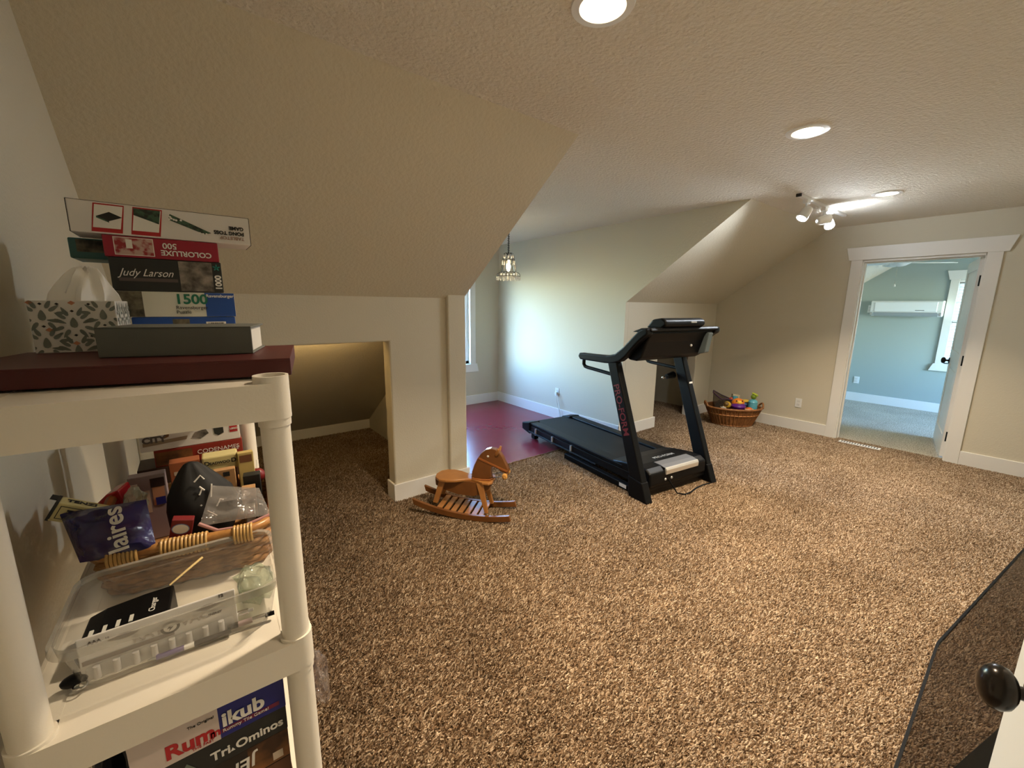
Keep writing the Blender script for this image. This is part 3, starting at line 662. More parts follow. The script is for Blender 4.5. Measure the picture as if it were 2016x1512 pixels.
# local +y of this frame is (0.76, 0.65): the far side
HW = 0.115
def zr(s): return 0.0+0.37*(s-0.12)**2
for sy in (-1, 1):
    S = [-0.345+0.73*i/24 for i in range(25)]
    S = [x if sy < 0 else x-0.005 for x in S]
    poly = [(x, zr(x)) for x in S]+[(x, zr(x)+0.042) for x in S[::-1]]
    poly[0] = (poly[0][0]+0.012, poly[0][1]-0.004); poly[24] = (poly[24][0]+0.012, poly[24][1])
    MB().prism(poly, sy*HW-0.012, sy*HW+0.012, 'Y').build('rocker', M_wood2, hr, bevel=0.003)
for k in range(7):
    s0 = -0.165+k*0.053
    MB().box(s0, s0+0.040, -HW+0.012, HW-0.012, zr(s0+0.02)+0.026, zr(s0+0.02)+0.040).build('slat', M_wood, hr, bevel=0.003)
body = [(-0.189, 0.262), (-0.185, 0.215), (-0.12, 0.184), (-0.016, 0.158), (0.105, 0.155), (0.17, 0.180), (0.22, 0.212), (0.238, 0.262), (0.236, 0.266)]
MB().prism(body, -0.055, 0.055, 'Y').build('body', M_wood2, hr, bevel=0.012, seg=3)
seat = [(-0.20, 0.0), (-0.185, 0.06), (-0.145, 0.098), (-0.09, 0.105), (-0.03, 0.09), (0.04, 0.055), (0.085, 0.038), (0.13, 0.055), (0.18, 0.085), (0.225, 0.085), (0.245, 0.055)]
seat = seat+[(x, -y) for x, y in seat[::-1] if y > 0]
MB().prism(seat, 0.262, 0.282, 'Z').build('seat', M_wood, hr, bevel=0.006, seg=3)
head = [(0.078, 0.281), (0.084, 0.329), (0.101, 0.382), (0.124, 0.43), (0.152, 0.474), (0.188, 0.506), (0.224, 0.518), (0.26, 0.514), (0.287, 0.496), (0.314, 0.460), (0.336, 0.411), (0.354, 0.372), (0.359, 0.349), (0.337, 0.338), (0.31, 0.344), (0.278, 0.369), (0.245, 0.380), (0.228, 0.374), (0.226, 0.342), (0.232, 0.281)]
MB().prism(head, -0.024, 0.024, 'Y').build('head', M_wood2, hr, bevel=0.006, seg=3)
for sy in (-1, 1):
    MB().tube([(0.262, sy*0.020, 0.470), (0.276, sy*0.034, 0.492), (0.286, sy*0.040, 0.522)], [0.010, 0.013, 0.007], 8).build('ear', M_wood, hr, smooth=True)
    MB().lathe([(0.0085, 0), (0.007, 0.003), (0.001, 0.0045)], 12, M=Matrix.Translation((0.205, sy*0.0235, 0.459)) @ Matrix.Rotation(-sy*PI/2, 4, 'X')).build('eye', M_wht, hr, smooth=True)
    MB().prism([(0.128, 0.262), (0.178, 0.262), (0.222, 0.05), (0.198, 0.045)], -0.011, 0.011, 'Y', Matrix.Translation((0, sy*0.085, 0)) @ Matrix.Shear('XY', 4, (0, 0)) @ Matrix.Rotation(sy*0.115, 4, 'X')).build('leg', M_wood, hr, bevel=0.003)
    MB().prism([(-0.155, 0.262), (-0.105, 0.262), (-0.165, 0.085), (-0.20, 0.088)], -0.011, 0.011, 'Y', Matrix.Translation((0, sy*0.085, 0)) @ Matrix.Rotation(sy*0.115, 4, 'X')).build('leg', M_wood, hr, bevel=0.003)
    MB().prism([(0.128, 0.436), (0.136, 0.446), (0.350, 0.364), (0.346, 0.352)], sy*0.0275-0.0022, sy*0.0275+0.0022, 'Y').build('bridle_strap', M_leather, hr)
    MB().tube([(0.315, sy*0.045, 0.325), (0.27, sy*0.042, 0.312), (0.22, sy*0.034, 0.300)], 0.0022, 6).build('rein', M_ink, hr)
MB().tube([(0.118, 0, 0.278), (0.09, -0.035, 0.284), (0.15, -0.052, 0.286), (0.22, -0.045, 0.289), (0.242, 0, 0.292), (0.22, 0.045, 0.289), (0.15, 0.052, 0.286), (0.09, 0.035, 0.284)], 0.0055, 8, closed=True).build('collar_strap', M_leather, hr, smooth=True)
MB().tube([(0.335, -0.065, 0.330), (0.335, 0.065, 0.330)], 0.012, 12).build('mouth_peg', M_wood, hr, smooth=True)
for sy in (-1, 1):
    MB().ball((0.335, sy*0.050, 0.328), 0.021, 0.017, 0.023).build('tassel', M_rope, hr, smooth=True)

# ================================================================== TOY BASKET IN THE CORNER
bc = Vector((5.60, 2.42, 0)); ba = math.atan2(-0.73, 0.68)
tb = thing('toy_basket', 'oval brown wicker basket heaped with toys in the far corner', 'basket', bc, ba)
def oval(rx, ry, z, n=48): return [(rx*math.cos(2*PI*k/n), ry*math.sin(2*PI*k/n), z) for k in range(n)]
lv = [(0.235, 0.165, 0.0), (0.262, 0.185, 0.06), (0.292, 0.205, 0.13), (0.318, 0.222, 0.19), (0.335, 0.235, 0.235)]
o = MB(); vs = []; n = 72
for rx, ry, z in lv: vs += [(rx*math.cos(2*PI*k/n)*(1+0.012*(k % 2)), ry*math.sin(2*PI*k/n)*(1+0.012*(k % 2)), z) for k in range(n)]
for rx, ry, z in lv[::-1]: vs += [((rx-0.012)*math.cos(2*PI*k/n), (ry-0.012)*math.sin(2*PI*k/n), max(z, 0.012)) for k in range(n)]
fs = []
L = len(lv)*2
for i in range(L-1):
    for k in range(n): fs.append((i*n+k, i*n+(k+1) % n, (i+1)*n+(k+1) % n, (i+1)*n+k))
fs += [list(range(n))[::-1], [(L-1)*n+k for k in range(n)]]
o.add(vs, fs); o.build('basket_wall', M_wick, tb)
o = MB()
for k in range(40):
    a = 2*PI*k/40; o.tube([(1.015*rx*math.cos(a), 1.015*ry*math.sin(a), z) for rx, ry, z in lv], 0.0075, 6)
so = o.build('stakes', mat('wicker_stake', srgb(136, 88, 48), 0.5), tb, smooth=True)
MB().tube(oval(0.338, 0.238, 0.238), 0.014, 10, closed=True).build('rim', M_wick, tb, smooth=True)
MB().tube(oval(0.307, 0.217, 0.155), 0.007, 8, closed=True).build('band', M_wick3, tb, smooth=True)
MB().tube(oval(0.240, 0.170, 0.010), 0.010, 8, closed=True).build('foot_ring', M_wick, tb, smooth=True)
for sx in (-1, 1):
    MB().tube([(sx*(0.335+0.02*math.sin(PI*k/10)), -0.075+0.15*k/10, 0.240+0.055*math.sin(PI*k/10)) for k in range(11)], 0.011, 8).build('handle', M_wick, tb, smooth=True)
def toyloc(lx, ly, z):
    c, s = math.cos(ba), math.sin(ba); return (bc.x+lx*c-ly*s, bc.y+lx*s+ly*c, z)
# mesh toy bag with purple piping
M_net = clear_mat('dark_net', (0.60, 0.55, 0.48), 0.2, 0.5, 0.34, (0.10, 0.08, 0.06))
mb_ = thing('mesh_bag', 'dark net toy bag with purple piping leaning at the left of the toy basket', 'bag', toyloc(-0.13, 0.045, 0.15), ba)
vs = [(-0.09, -0.07, 0), (0.08, -0.07, 0), (0.08, 0.07, 0), (-0.09, 0.07, 0), (-0.13, -0.03, 0.262), (0.13, -0.02, 0.165), (0.12, 0.07, 0.165), (-0.10, 0.07, 0.27)]
MB().add(vs, [(0, 3, 2, 1), (0, 1, 5, 4), (1, 2, 6, 5), (2, 3, 7, 6), (3, 0, 4, 7), (4, 5, 6, 7)]).build('net', M_net, mb_, subsurf=0)
MB().tube([(-0.13, -0.03, 0.262), (-0.07, -0.035, 0.215), (-0.02, -0.032, 0.175), (0.04, -0.03, 0.180), (0.13, -0.02, 0.165), (0.13, 0.02, 0.15), (0.12, 0.07, 0.165), (0.0, 0.07, 0.215), (-0.10, 0.07, 0.27)], 0.009, 6, closed=True).build('piping', mat('purple_piping', srgb(56, 22, 60), 0.6), mb_, smooth=True)
random.seed(5); o = MB()
for k in range(26):
    o.ball((random.uniform(-0.07, 0.06), random.uniform(-0.055, 0.03), random.uniform(0.02, 0.10)+(0.06 if k % 3 == 0 else 0)), 0.016, n=8)
so = o.build('wooden_beads', mat('bead_brown', srgb(104, 78, 50), 0.5, var=(30, srgb(60, 44, 34), 0.1)), mb_, smooth=True); so['kind'] = 'stuff'
def toy(name, label, cat, loc, parts, rz=None, rot=None):
    e = thing(name, label, cat, loc, ba if rz is None else rz, rot=rot)
    for nm, mb, m in parts: mb.build(nm, m, e, smooth=True)
    return e
C_ = lambda n, *c: mat(n, srgb(*c), 0.35)
toy('toy_ball', 'yellow and brown toy ball beside the net bag in the toy basket', 'toy', toyloc(-0.105, -0.09, 0.275), [('ball', MB().ball((0, 0, 0), 0.045), C_('toy_mustard', 196, 160, 50)), ('patch', MB().ball((-0.018, -0.018, 0.012), 0.033, 0.033, 0.028), C_('toy_brown', 110, 84, 40))])
e = toy('round_toy', 'orange and purple round face toy at the middle of the toy basket', 'toy', toyloc(0.02, -0.115, 0.225), [
    ('bowl', MB().lathe([(0.002, -0.02), (0.06, 0.0), (0.085, 0.03), (0.088, 0.05), (0.07, 0.075), (0.03, 0.09), (0.002, 0.092)], 24), C_('toy_purple', 92, 34, 124)),
    ('face', MB().ball((0, 0.02, 0.085), 0.078, 0.06, 0.06), C_('toy_orange', 224, 128, 40)),
    ('muzzle', MB().ball((0, -0.022, 0.095), 0.035, 0.03, 0.028), C_('toy_yellow', 236, 190, 60)),
    ('eye', MB().ball((-0.035, -0.025, 0.118), 0.009), M_ink), ('eye', MB().ball((0.035, -0.025, 0.118), 0.009), M_ink)])
toy('toy_rattle', 'orange patterned toy lying right of the purple face toy', 'toy', toyloc(0.158, -0.10, 0.20), [('body', MB().ball((0, 0, 0.02), 0.046, 0.04, 0.038), C_('toy_orange2', 222, 110, 50)), ('ring', MB().tube(oval(0.05, 0.04, 0.03, 24), 0.008, 8, closed=True), C_('toy_cream', 226, 200, 160))])
toy('toy_bottle', 'ribbed turquoise toy bottle with a lime green head in the toy basket', 'toy', toyloc(0.225, -0.03, 0.20), [
    ('bottle', MB().lathe([(0.05, 0), (0.055, 0.02)]+[(0.053+0.003*(i % 2), 0.03+0.012*i) for i in range(8)]+[(0.045, 0.135), (0.02, 0.15), (0.001, 0.152)], 20), C_('toy_turquoise', 96, 176, 196)),
    ('head', MB().ball((0, 0, 0.185), 0.034, 0.034, 0.036), C_('toy_green', 122, 150, 40)),
    ('cap', MB().lathe([(0.002, 0), (0.04, 0.004), (0.042, 0.016), (0.03, 0.024), (0.002, 0.026)], 20, M=Matrix.Translation((0.008, 0, 0.205)) @ Matrix.Rotation(0.5, 4, 'Y')), C_('toy_lime', 196, 216, 70))])
toy('toy_boat', 'blue and yellow toy behind the turquoise bottle', 'toy', toyloc(0.155, 0.04, 0.262), [('hull', MB().ball((0, 0, 0), 0.06, 0.04, 0.028), C_('toy_blue', 60, 90, 130)), ('top', MB().ball((0.01, 0.01, 0.045), 0.055, 0.04, 0.022), C_('toy_yellow2', 226, 190, 70)), ('knob', MB().ball((-0.04, 0.0, 0.03), 0.022), C_('toy_yellow2', 226, 190, 70))])
toy('toy_block', 'cream boxy toy standing at the back of the toy basket', 'toy', toyloc(0.06, 0.145, 0.22), [('block', MB().prism([(-0.045, 0), (0.045, 0), (0.05, 0.15), (-0.035, 0.155)], -0.03, 0.03, 'Y'), C_('toy_cream2', 206, 194, 168)), ('nose', MB().ball((0.02, -0.035, 0.06), 0.035, 0.03, 0.028), C_('toy_butter', 236, 206, 140))])
toy('toy_cup', 'teal toy cup with a red stripe beside the cream toy block', 'toy', toyloc(0.03, 0.055, 0.255), [('cup', MB().lathe([(0.045, 0), (0.04, 0.07), (0.03, 0.11), (0.001, 0.115)], 18), C_('toy_teal', 84, 160, 180)), ('stripe', MB().ball((-0.045, 0.0, 0.06), 0.03, 0.03, 0.035), C_('toy_red', 178, 70, 44))])
toy('toy_car', 'dark red toy tucked at the right end of the toy basket', 'toy', toyloc(0.235, 0.085, 0.235), [('body', MB().ball((0, 0, 0.02), 0.035, 0.04, 0.05), C_('toy_darkred', 120, 30, 24)), ('tip', MB().ball((0.01, 0, 0.07), 0.018), C_('toy_red', 178, 70, 44))])
toy('toy_tin', 'small white toy block at the front left of the toy basket', 'toy', toyloc(-0.165, -0.125, 0.20), [('block', MB().box(-0.03, 0.03, -0.02, 0.02, 0, 0.05), C_('toy_white', 206, 196, 180)), ('stud', MB().lathe([(0.012, 0.05), (0.012, 0.06), (0.001, 0.06)], 14), C_('toy_white', 206, 196, 180))])

# ================================================================== SMOKED GLASS STAND AND NEAR RIGHT
gs = thing('glass_stand', 'smoked black glass topped stand with an angled corner beside the near white door', 'stand', (1.9, -0.18, 0))
gp = [(1.07, 0.056), (1.640, 0.059), (1.662, 0.058), (1.684, 0.055), (2.70, -0.084), (2.70, -0.43), (1.07, -0.43)]
gp = [(x-1.9, y+0.18) for x, y in gp]
MB().prism(gp, 0.542, 0.5505, 'Z').build('glass_top', M_smoke, gs)
ed = MB()
for i in range(4):
    a, b = Vector((*gp[i], 0)), Vector((*gp[i+1], 0)); nrm = Vector((-(b-a).y, (b-a).x, 0)).normalized()
    if nrm.y < 0: nrm = -nrm
    ed.add([a+Vector((0, 0, 0.541)), b+Vector((0, 0, 0.541)), b+Vector((0, 0, 0.5515)), a+Vector((0, 0, 0.5515)), a+nrm*0.006+Vector((0, 0, 0.542)), b+nrm*0.006+Vector((0, 0, 0.542)), b+nrm*0.006+Vector((0, 0, 0.5505)), a+nrm*0.006+Vector((0, 0, 0.5505))],
           [(0, 1, 5, 4), (4, 5, 6, 7), (3, 7, 6, 2), (0, 3, 2, 1), (0, 4, 7, 3), (1, 2, 6, 5)])
ed.build('glass_edge', M_smoke_edge, gs)
lp = [(1.09, -0.020), (1.695, -0.022), (2.55, -0.236), (2.55, -0.43), (1.09, -0.43)]
MB().prism([(x-1.9, y+0.18) for x, y in lp], 0.140, 0.150, 'Z').build('lower_shelf', M_smoke_edge, gs, bevel=0.002)
for x in (1.15, 2.45):
    MB().box(x-0.03-1.9, x+0.03-1.9, -0.42+0.18, -0.32+0.18, 0, 0.541).build('leg', M_blackm, gs, bevel=0.004)

# ================================================================== WHITE RESIN SHELF (end towards the camera)
SA = -0.0244
SO = Vector((0.0897, 0.725, 0))
shelf = thing('storage_shelf', 'white resin storage shelf standing against the left wall, piled with games', 'shelf', SO, SA)
PR, CR = 0.0210, 0.0245
PX, PY = (0.0, -0.312), (0.0, 0.80)
TIERS = (1.402, 0.955, 0.508, 0.061)
BH = 0.056
for k, zt in enumerate(TIERS):
    o = MB()
    xa, xb, ya, yb = PX[1], PX[0], PY[0], PY[1]
    o.box(xa-0.006, xb+0.006, ya-0.006, yb+0.006, zt-0.014, zt-0.002)
    o.box(xa, xb, ya-CR, ya-CR+0.006, zt-BH, zt); o.box(xa, xb, yb+CR-0.006, yb+CR, zt-BH, zt)
    o.box(xa-CR, xa-CR+0.006, ya, yb, zt-BH, zt); o.box(xb+CR-0.006, xb+CR, ya, yb, zt-BH, zt)
    for x in (xa, xb): o.box(x-CR+0.003, x+CR-0.003, ya, yb, zt-0.012, zt-0.0015)
    for y in (ya, yb): o.box(xa, xb, y-CR+0.003, y+CR-0.003, zt-0.012, zt-0.0015)
    top = zt+0.010 if k == 0 else zt+0.004
    for x in PX:
        for y in PY:
            T_ = Matrix.Translation((x, y, 0))
            o.lathe([(CR-0.004, zt-0.02), (CR-0.004, top), (CR, top), (CR, zt-BH-0.001), (CR-0.0015, zt-BH-0.001), (CR-0.0015, zt-BH-0.013), (PR-0.001, zt-BH-0.014)], 32, M=T_, cap=False)
            if k == 0: o.lathe([(0.001, zt-0.004), (CR-0.003, zt-0.004)], 32, M=T_, cap=False)
    o.build('tier', M_white, shelf, smooth=True)
    z0 = TIERS[k+1]+0.0 if k < 3 else 0.0
    for x in PX:
        for y in PY:
            MB().tube([(x, y, z0), (x, y, zt-BH)], PR, 28).build('post', M_white, shelf, smooth=True)

# ------------------------------------------------------------------ helpers for boxed things: local x right, y back, z up, origin front-bottom-left
def boxed(name, label, cat, loc, size, m, rz=0.0, group=None, bevel=0.0015, body='box_body', rot=None):
    e = thing(name, label, cat, loc, rz, group, rot)
    w, d, h = size
    B(0, w, 0, d, 0, h).build(body, m, e, bevel=bevel)
    return e
def pq(e, x0, x1, z0, z1, m, name='printed_panel', y=-0.0006):
    return MB().quad((x0, y, z0), (x1, y, z0), (x1, y, z1), (x0, y, z1)).build(name, m, e)
def pp(e, pts, m, name='printed_panel', y=-0.0010):
    return MB().add([(x, y, z) for x, z in pts], [list(range(len(pts)))]).build(name, m, e)
def ft(e, s, x, z, size, m, flip=False, y=-0.0012, **kw):
    return text(e, s, (x, y, z), (-1, 0, 0) if flip else (1, 0, 0), (0, 0, -1) if flip else (0, 0, 1), size, m, **kw)

# --- top tier: dark red box
ZT = TIERS[0]-0.001
rz_red = math.atan2(-0.2, 0.98)*1.0
ZR = 1.4125
e = thing('red_box', 'flat dark red lidded box lying across the top of the white shelf', 'box', (-0.281, 0.842, ZR), rz_red)
B(0.004, 0.410, 0.004, 0.246, 0.0, 0.016).build('tray', M_red, e, bevel=0.001)
o = MB(); o.box(0, 0.414, 0, 0.25, 0.0155, 0.0195); o.box(0, 0.414, 0, 0.0025, -0.0085, 0.0165); o.box(0.4115, 0.414, 0.0025, 0.25, -0.0085, 0.0165)
o.build('lid', M_red, e, bevel=0.0012)
ZTOP = ZR+0.0195
# grey book
e = thing('grey_book', 'thick dark grey cloth-bound book lying on the red box', 'book', (-0.121, 0.918, ZTOP), math.radians(-15))
W_, D_, H_ = 0.212, 0.135, 0.048
o = MB(); o.box(0, W_, 0, D_, 0, 0.003); o.box(0, W_, 0, D_, H_-0.003, H_); o.box(0, W_, 0, 0.004, 0, H_)
o.build('cover', M_grey, e, bevel=0.0012)
B(0.004, W_-0.005, 0.004, D_-0.004, 0.0032, H_-0.0032).build('page_block', M_page, e)
# tissue box
TW, TD, TH = 0.110, 0.128, 0.090
e = boxed('tissue_box', 'white tissue box patterned with grey petals and a tissue pulled up', 'tissue box', (-0.214, 1.052, 1.4320), (TW, TD, TH), mat('tissue_card', (0.70, 0.68, 0.64), 0.5), math.radians(-3))
M_petal = mat('grey_petal_print', srgb(118, 124, 116), 0.55); M_peach = mat('peach_print', srgb(196, 132, 100), 0.55)
def petals(P, cx, cz, sc=1.0, clip=(0.001, TW-0.001, 0.001, TH-0.001)):
    def pet(dx, dz, ang, L, w):
        pts = []
        for i in range(12):
            a = 2*PI*i/12; x = math.cos(a)*L/2; z = math.sin(a)*w/2*(0.75-0.35*math.cos(a))
            X = cx+sc*(dx+x*math.cos(ang)-z*math.sin(ang)); Z = cz+sc*(dz+x*math.sin(ang)+z*math.cos(ang))
            pts.append((min(max(X, clip[0]), clip[1]), min(max(Z, clip[2]), clip[3])))
        xs = [p[0] for p in pts]; zs_ = [p[1] for p in pts]
        if max(xs)-min(xs) > 0.0015 and max(zs_)-min(zs_) > 0.0015: P.append(pts)
    pet(0, 0, PI/2, 0.015, 0.010)
    for sx in (-1, 1):
        for dx, dz, an in ((0.013, 0.010, 0.7), (0.020, 0.003, 0.15), (0.008, 0.016, 1.15), (0.017, -0.009, -0.45), (0.009, -0.016, -1.0)):
            pet(sx*dx, dz, an if sx > 0 else PI-an, 0.014, 0.0062)
P = []
for cx, cz in ((0.016, 0.065), (0.053, 0.052), (0.092, 0.066), (0.016, 0.018), (0.091, 0.017), (0.053, 0.004)): petals(P, cx, cz, 1.2)
o = MB()
for p in P: o.add([(x, -0.0008, z) for x, z in p], [list(range(len(p)))])
o.build('petal_print', M_petal, e)
P2 = []
for cy in (0.022, 0.064, 0.106):
    for cz in (0.02, 0.065): petals(P2, cy, cz, 1.0, (0.001, TD-0.001, 0.001, TH-0.001))
o = MB()
for p in P2: o.add([(TW+0.0008, x, z) for x, z in p], [list(range(len(p)))])
o.build('petal_print', M_petal, e)
def diamond(x, z, r): return [(x-r, z), (x, z-r*0.75), (x+r, z), (x, z+r*0.75)]
o = MB(); o2 = MB()
for x, z in ((0.016, 0.084), (0.016, 0.046), (0.035, 0.033), (0.053, 0.072), (0.053, 0.030), (0.070, 0.054), (0.036, 0.084), (0.092, 0.047), (0.075, 0.084), (0.073, 0.028)): o.add([(a, -0.0008, b) for a, b in diamond(x, z, 0.0028)], [(0, 1, 2, 3)])
for x, z in ((0.054, 0.086), (0.022, 0.040), (0.088, 0.038), (0.052, 0.016), (0.004, 0.086)): o2.add([(a, -0.0008, b) for a, b in diamond(x, z, 0.005)], [(0, 1, 2, 3)])
o.build('diamond_print', M_ink, e); o2.build('diamond_print', M_peach, e)
# pulled tissue: crumpled cone sheet
vs = []; fs = []; n = 40; rings = ((0.040, 0.0), (0.037, 0.012), (0.031, 0.028), (0.024, 0.044), (0.017, 0.054), (0.006, 0.058))
random.seed(11); ph = [random.uniform(0, 6.28) for _ in range(4)]
for r, z in rings:
    for k in range(n):
        a = 2*PI*k/n; f = 1+0.16*math.sin(5*a+ph[0]+z*30)+0.10*math.sin(9*a+ph[1]-z*50)+0.05*math.sin(14*a+ph[2])
        vs.append((0.062+r*f*math.cos(a)*1.05+z*0.10, 0.062+r*f*math.sin(a)*0.75, TH+z+0.006*math.sin(3*a+ph[3])*(z/0.06)))
for i in range(len(rings)-1):
    for k in range(n): fs.append((i*n+k, i*n+(k+1) % n, (i+1)*n+(k+1) % n, (i+1)*n+k))
fs.append([(len(rings)-1)*n+k for k in range(n)])
MB().add(vs, fs).build('tissue', mat('tissue_paper', (0.84, 0.82, 0.78), 0.9), e, smooth=True)

# --- stack of puzzle boxes
G = 'puzzle and game boxes stacked on the shelf top'
e = boxed('puzzle_box', 'blue puzzle box with a barcode at the bottom of the top stack', 'box', (-0.098, 1.20, ZT), (0.185, 0.26, 0.0875), M_blue, group=G)
pq(e, 0.068, 0.098, 0.066, 0.083, M_photo3, 'printed_photo'); pq(e, 0.128, 0.166, 0.058, 0.0765, M_wht, 'barcode_patch')
o = MB()
random.seed(2); x = 0.132
while x < 0.162:
    w = random.choice((0.0006, 0.001, 0.0014)); o.quad((x, -0.0012, 0.058), (x+w, -0.0012, 0.058), (x+w, -0.0012, 0.0745), (x, -0.0012, 0.0745)); x += w+random.choice((0.0006, 0.001))
o.build('barcode', M_ink, e)
z1 = ZT+0.0880
e = boxed('puzzle_box', 'white and blue 1500 piece puzzle box in the top stack', 'box', (-0.185, 1.20, z1), (0.275, 0.27, 0.0545), mat('ivory_card', (0.66, 0.66, 0.58), 0.5), group=G)
pq(e, 0.0005, 0.110, 0.0005, 0.054, M_photo3, 'printed_photo'); pq(e, 0.218, 0.2745, 0.0005, 0.054, M_blue)
ft(e, '1500', 0.163, 0.029, 0.030, M_green, bold=0.0008); ft(e, 'Ravensburger', 0.164, 0.017, 0.0105, M_ink); ft(e, 'Puzzle', 0.164, 0.007, 0.0105, M_ink)
ft(e, 'Ravensburger', 0.2205, 0.044, 0.0096, M_wht, bold=0.0002)
z2 = z1+0.055
e = boxed('puzzle_box', 'black 1000 piece puzzle box with white script lettering', 'box', (-0.119, 1.20, z2), (0.190, 0.22, 0.068), M_blkc, group=G)
pq(e, 0.112, 0.172, 0.002, 0.066, M_photo2, 'printed_photo'); pq(e, 0.012, 0.108, 0.020, 0.027, mat('grey_print', srgb(86, 74, 72), 0.5))
ft(e, 'Judy Larson', 0.013, 0.031, 0.0215, M_wht, shear=0.45, sx=0.86)
text(e, '1000', (0.187, -0.0012, 0.006), (0, 0, 1), (-1, 0, 0), 0.0165, M_wht, bold=0.0006)
o = MB()
for k in range(5):
    a = 2*PI*k/5+0.3; c = Vector((0.1805, -0.0012, 0.056)); d_ = Vector((math.cos(a), 0, math.sin(a)))*0.007; p_ = Vector((-math.sin(a), 0, math.cos(a)))*0.0016
    o.add([c-p_, c+p_, c+d_+p_*0.6, c+d_-p_*0.6], [(0, 1, 2, 3)])
o.build('star_print', mat('teal_print', srgb(40, 140, 130), 0.5), e)
z3 = z2+0.0685
e = boxed('puzzle_box', 'crimson 500 piece puzzle box lying upside down under the game box', 'box', (-0.123, 1.20, z3), (0.192, 0.10, 0.0425), M_crim, group=G)
pq(e, 0.016, 0.079, 0.004, 0.040, M_wht); pq(e, 0.0175, 0.0775, 0.0055, 0.0385, M_photo1, 'printed_photo', y=-0.0010)
pq(e, 0.035, 0.045, 0.018, 0.036, M_wht, 'printed_photo', y=-0.0013)
ft(e, 'COLORLUXE', 0.1785, 0.0185, 0.0152, M_wht, flip=True, bold=0.0004); ft(e, '500', 0.118, 0.0335, 0.0165, M_wht, flip=True, bold=0.0003)
e = boxed('puzzle_box', 'teal puzzle box sticking out left behind the crimson one', 'box', (-0.188, 1.306, z3), (0.20, 0.12, 0.043), M_teal, group=G, bevel=0.003)
pq(e, 0.012, 0.10, 0.014, 0.040, M_photo3, 'printed_photo')
z4 = z3+0.0435
e = boxed('game_box', 'long white pong toss game box upside down on top of the stack', 'box', (-0.166, 1.20, z4), (0.301, 0.105, 0.061), mat('white_card', (0.72, 0.69, 0.67), 0.45), group=G)
B(-0.0008, 0.0, 0.0, 0.105, 0.0, 0.061).build('black_end', M_ink, e); B(0.301, 0.3018, 0.0, 0.105, 0.0, 0.061).build('black_end', M_ink, e)
B(0.0, 0.301, 0.0004, 0.105, 0.061, 0.0616).build('black_top', M_ink, e)
for x0, x1, sk in ((0.030, 0.084, 0.008), (0.089, 0.144, 0.008)):
    pp(e, [(x0, 0.003), (x1-sk, 0.003), (x1, 0.058), (x0+sk, 0.058)], M_redp, y=-0.0006)
    pp(e, [(x0+0.003, 0.011), (x1-sk-0.002, 0.011), (x1-0.002, 0.0555), (x0+sk+0.002, 0.0555)], M_wht, y=-0.0010)
pp(e, [(0.040, 0.033), (0.058, 0.025), (0.079, 0.034), (0.060, 0.043)], M_ink, 'printed_board', y=-0.0014); pp(e, [(0.040, 0.033), (0.058, 0.025), (0.058, 0.022), (0.040, 0.030)], M_game, 'printed_board', y=-0.0014)
pp(e, [(0.098, 0.0555), (0.1405, 0.0555), (0.136, 0.028), (0.097, 0.042)], M_game, 'printed_board', y=-0.0014)
pp(e, [(0.152, 0.040), (0.156, 0.052), (0.226, 0.020), (0.214, 0.016)], M_game, 'printed_board', y=-0.0010)
o = MB()
for x, z in ((0.154, 0.041), (0.158, 0.043), (0.156, 0.046), (0.162, 0.041), (0.166, 0.040), (0.174, 0.041), (0.205, 0.018), (0.211, 0.0165), (0.217, 0.017), (0.108, 0.034), (0.114, 0.031), (0.120, 0.029), (0.117, 0.026)): o.add([(x+0.0022*math.cos(2*PI*k/8), -0.0018, z+0.0022*math.sin(2*PI*k/8)) for k in range(8)], [list(range(8))])
o.build('printed_balls', M_wht, e)
ft(e, 'TABLETOP', 0.289, 0.0160, 0.0100, M_brownp, flip=True); ft(e, 'PONG TOSS', 0.289, 0.0270, 0.0106, M_ink, flip=True, bold=0.0005); ft(e, 'GAME', 0.289, 0.0385, 0.0106, M_ink, flip=True, bold=0.0005)

# --- second tier: clear plastic bin
Z2 = TIERS[1]-0.001
bn = thing('plastic_bin', 'shallow clear plastic bin holding batteries and pens on the second tier', 'bin', (-0.060, 0.8705, Z2), SA)
def rrect(hx, hy, r, z, n=6):
    pts = []
    for cx, cy, a0 in ((hx-r, hy-r, 0), (-hx+r, hy-r, PI/2), (-hx+r, -hy+r, PI), (hx-r, -hy+r, 1.5*PI)):
        for k in range(n+1):
            a = a0+PI/2*k/n; pts.append((cx+r*math.cos(a), cy+r*math.sin(a), z))
    return pts
o = MB(); secs = [rrect(0.118, 0.082, 0.022, 0.002), rrect(0.126, 0.090, 0.026, 0.010), rrect(0.137, 0.101, 0.030, 0.070), rrect(0.140, 0.104, 0.031, 0.071), rrect(0.142, 0.106, 0.032, 0.088)]
n = len(secs[0]); fs = [list(range(n))[::-1]]
for i in range(len(secs)-1):
    for k in range(n): fs.append((i*n+k, i*n+(k+1) % n, (i+1)*n+(k+1) % n, (i+1)*n+k))
o.add([p for q in secs for p in q], fs); o.build('bin_shell', M_bin, bn, smooth=True)
o = MB(); A, Bq = rrect(0.141, 0.105, 0.032, 0.0872), rrect(0.1475, 0.1115, 0.035, 0.0885); C3 = rrect(0.1485, 0.1125, 0.036, 0.076)
o.add(A+Bq+C3, [(i*n+k, i*n+(k+1) % n, (i+1)*n+(k+1) % n, (i+1)*n+k) for i in range(2) for k in range(n)]); o.build('bin_rim', M_binrim, bn, smooth=True)
Zb = Z2+0.0035
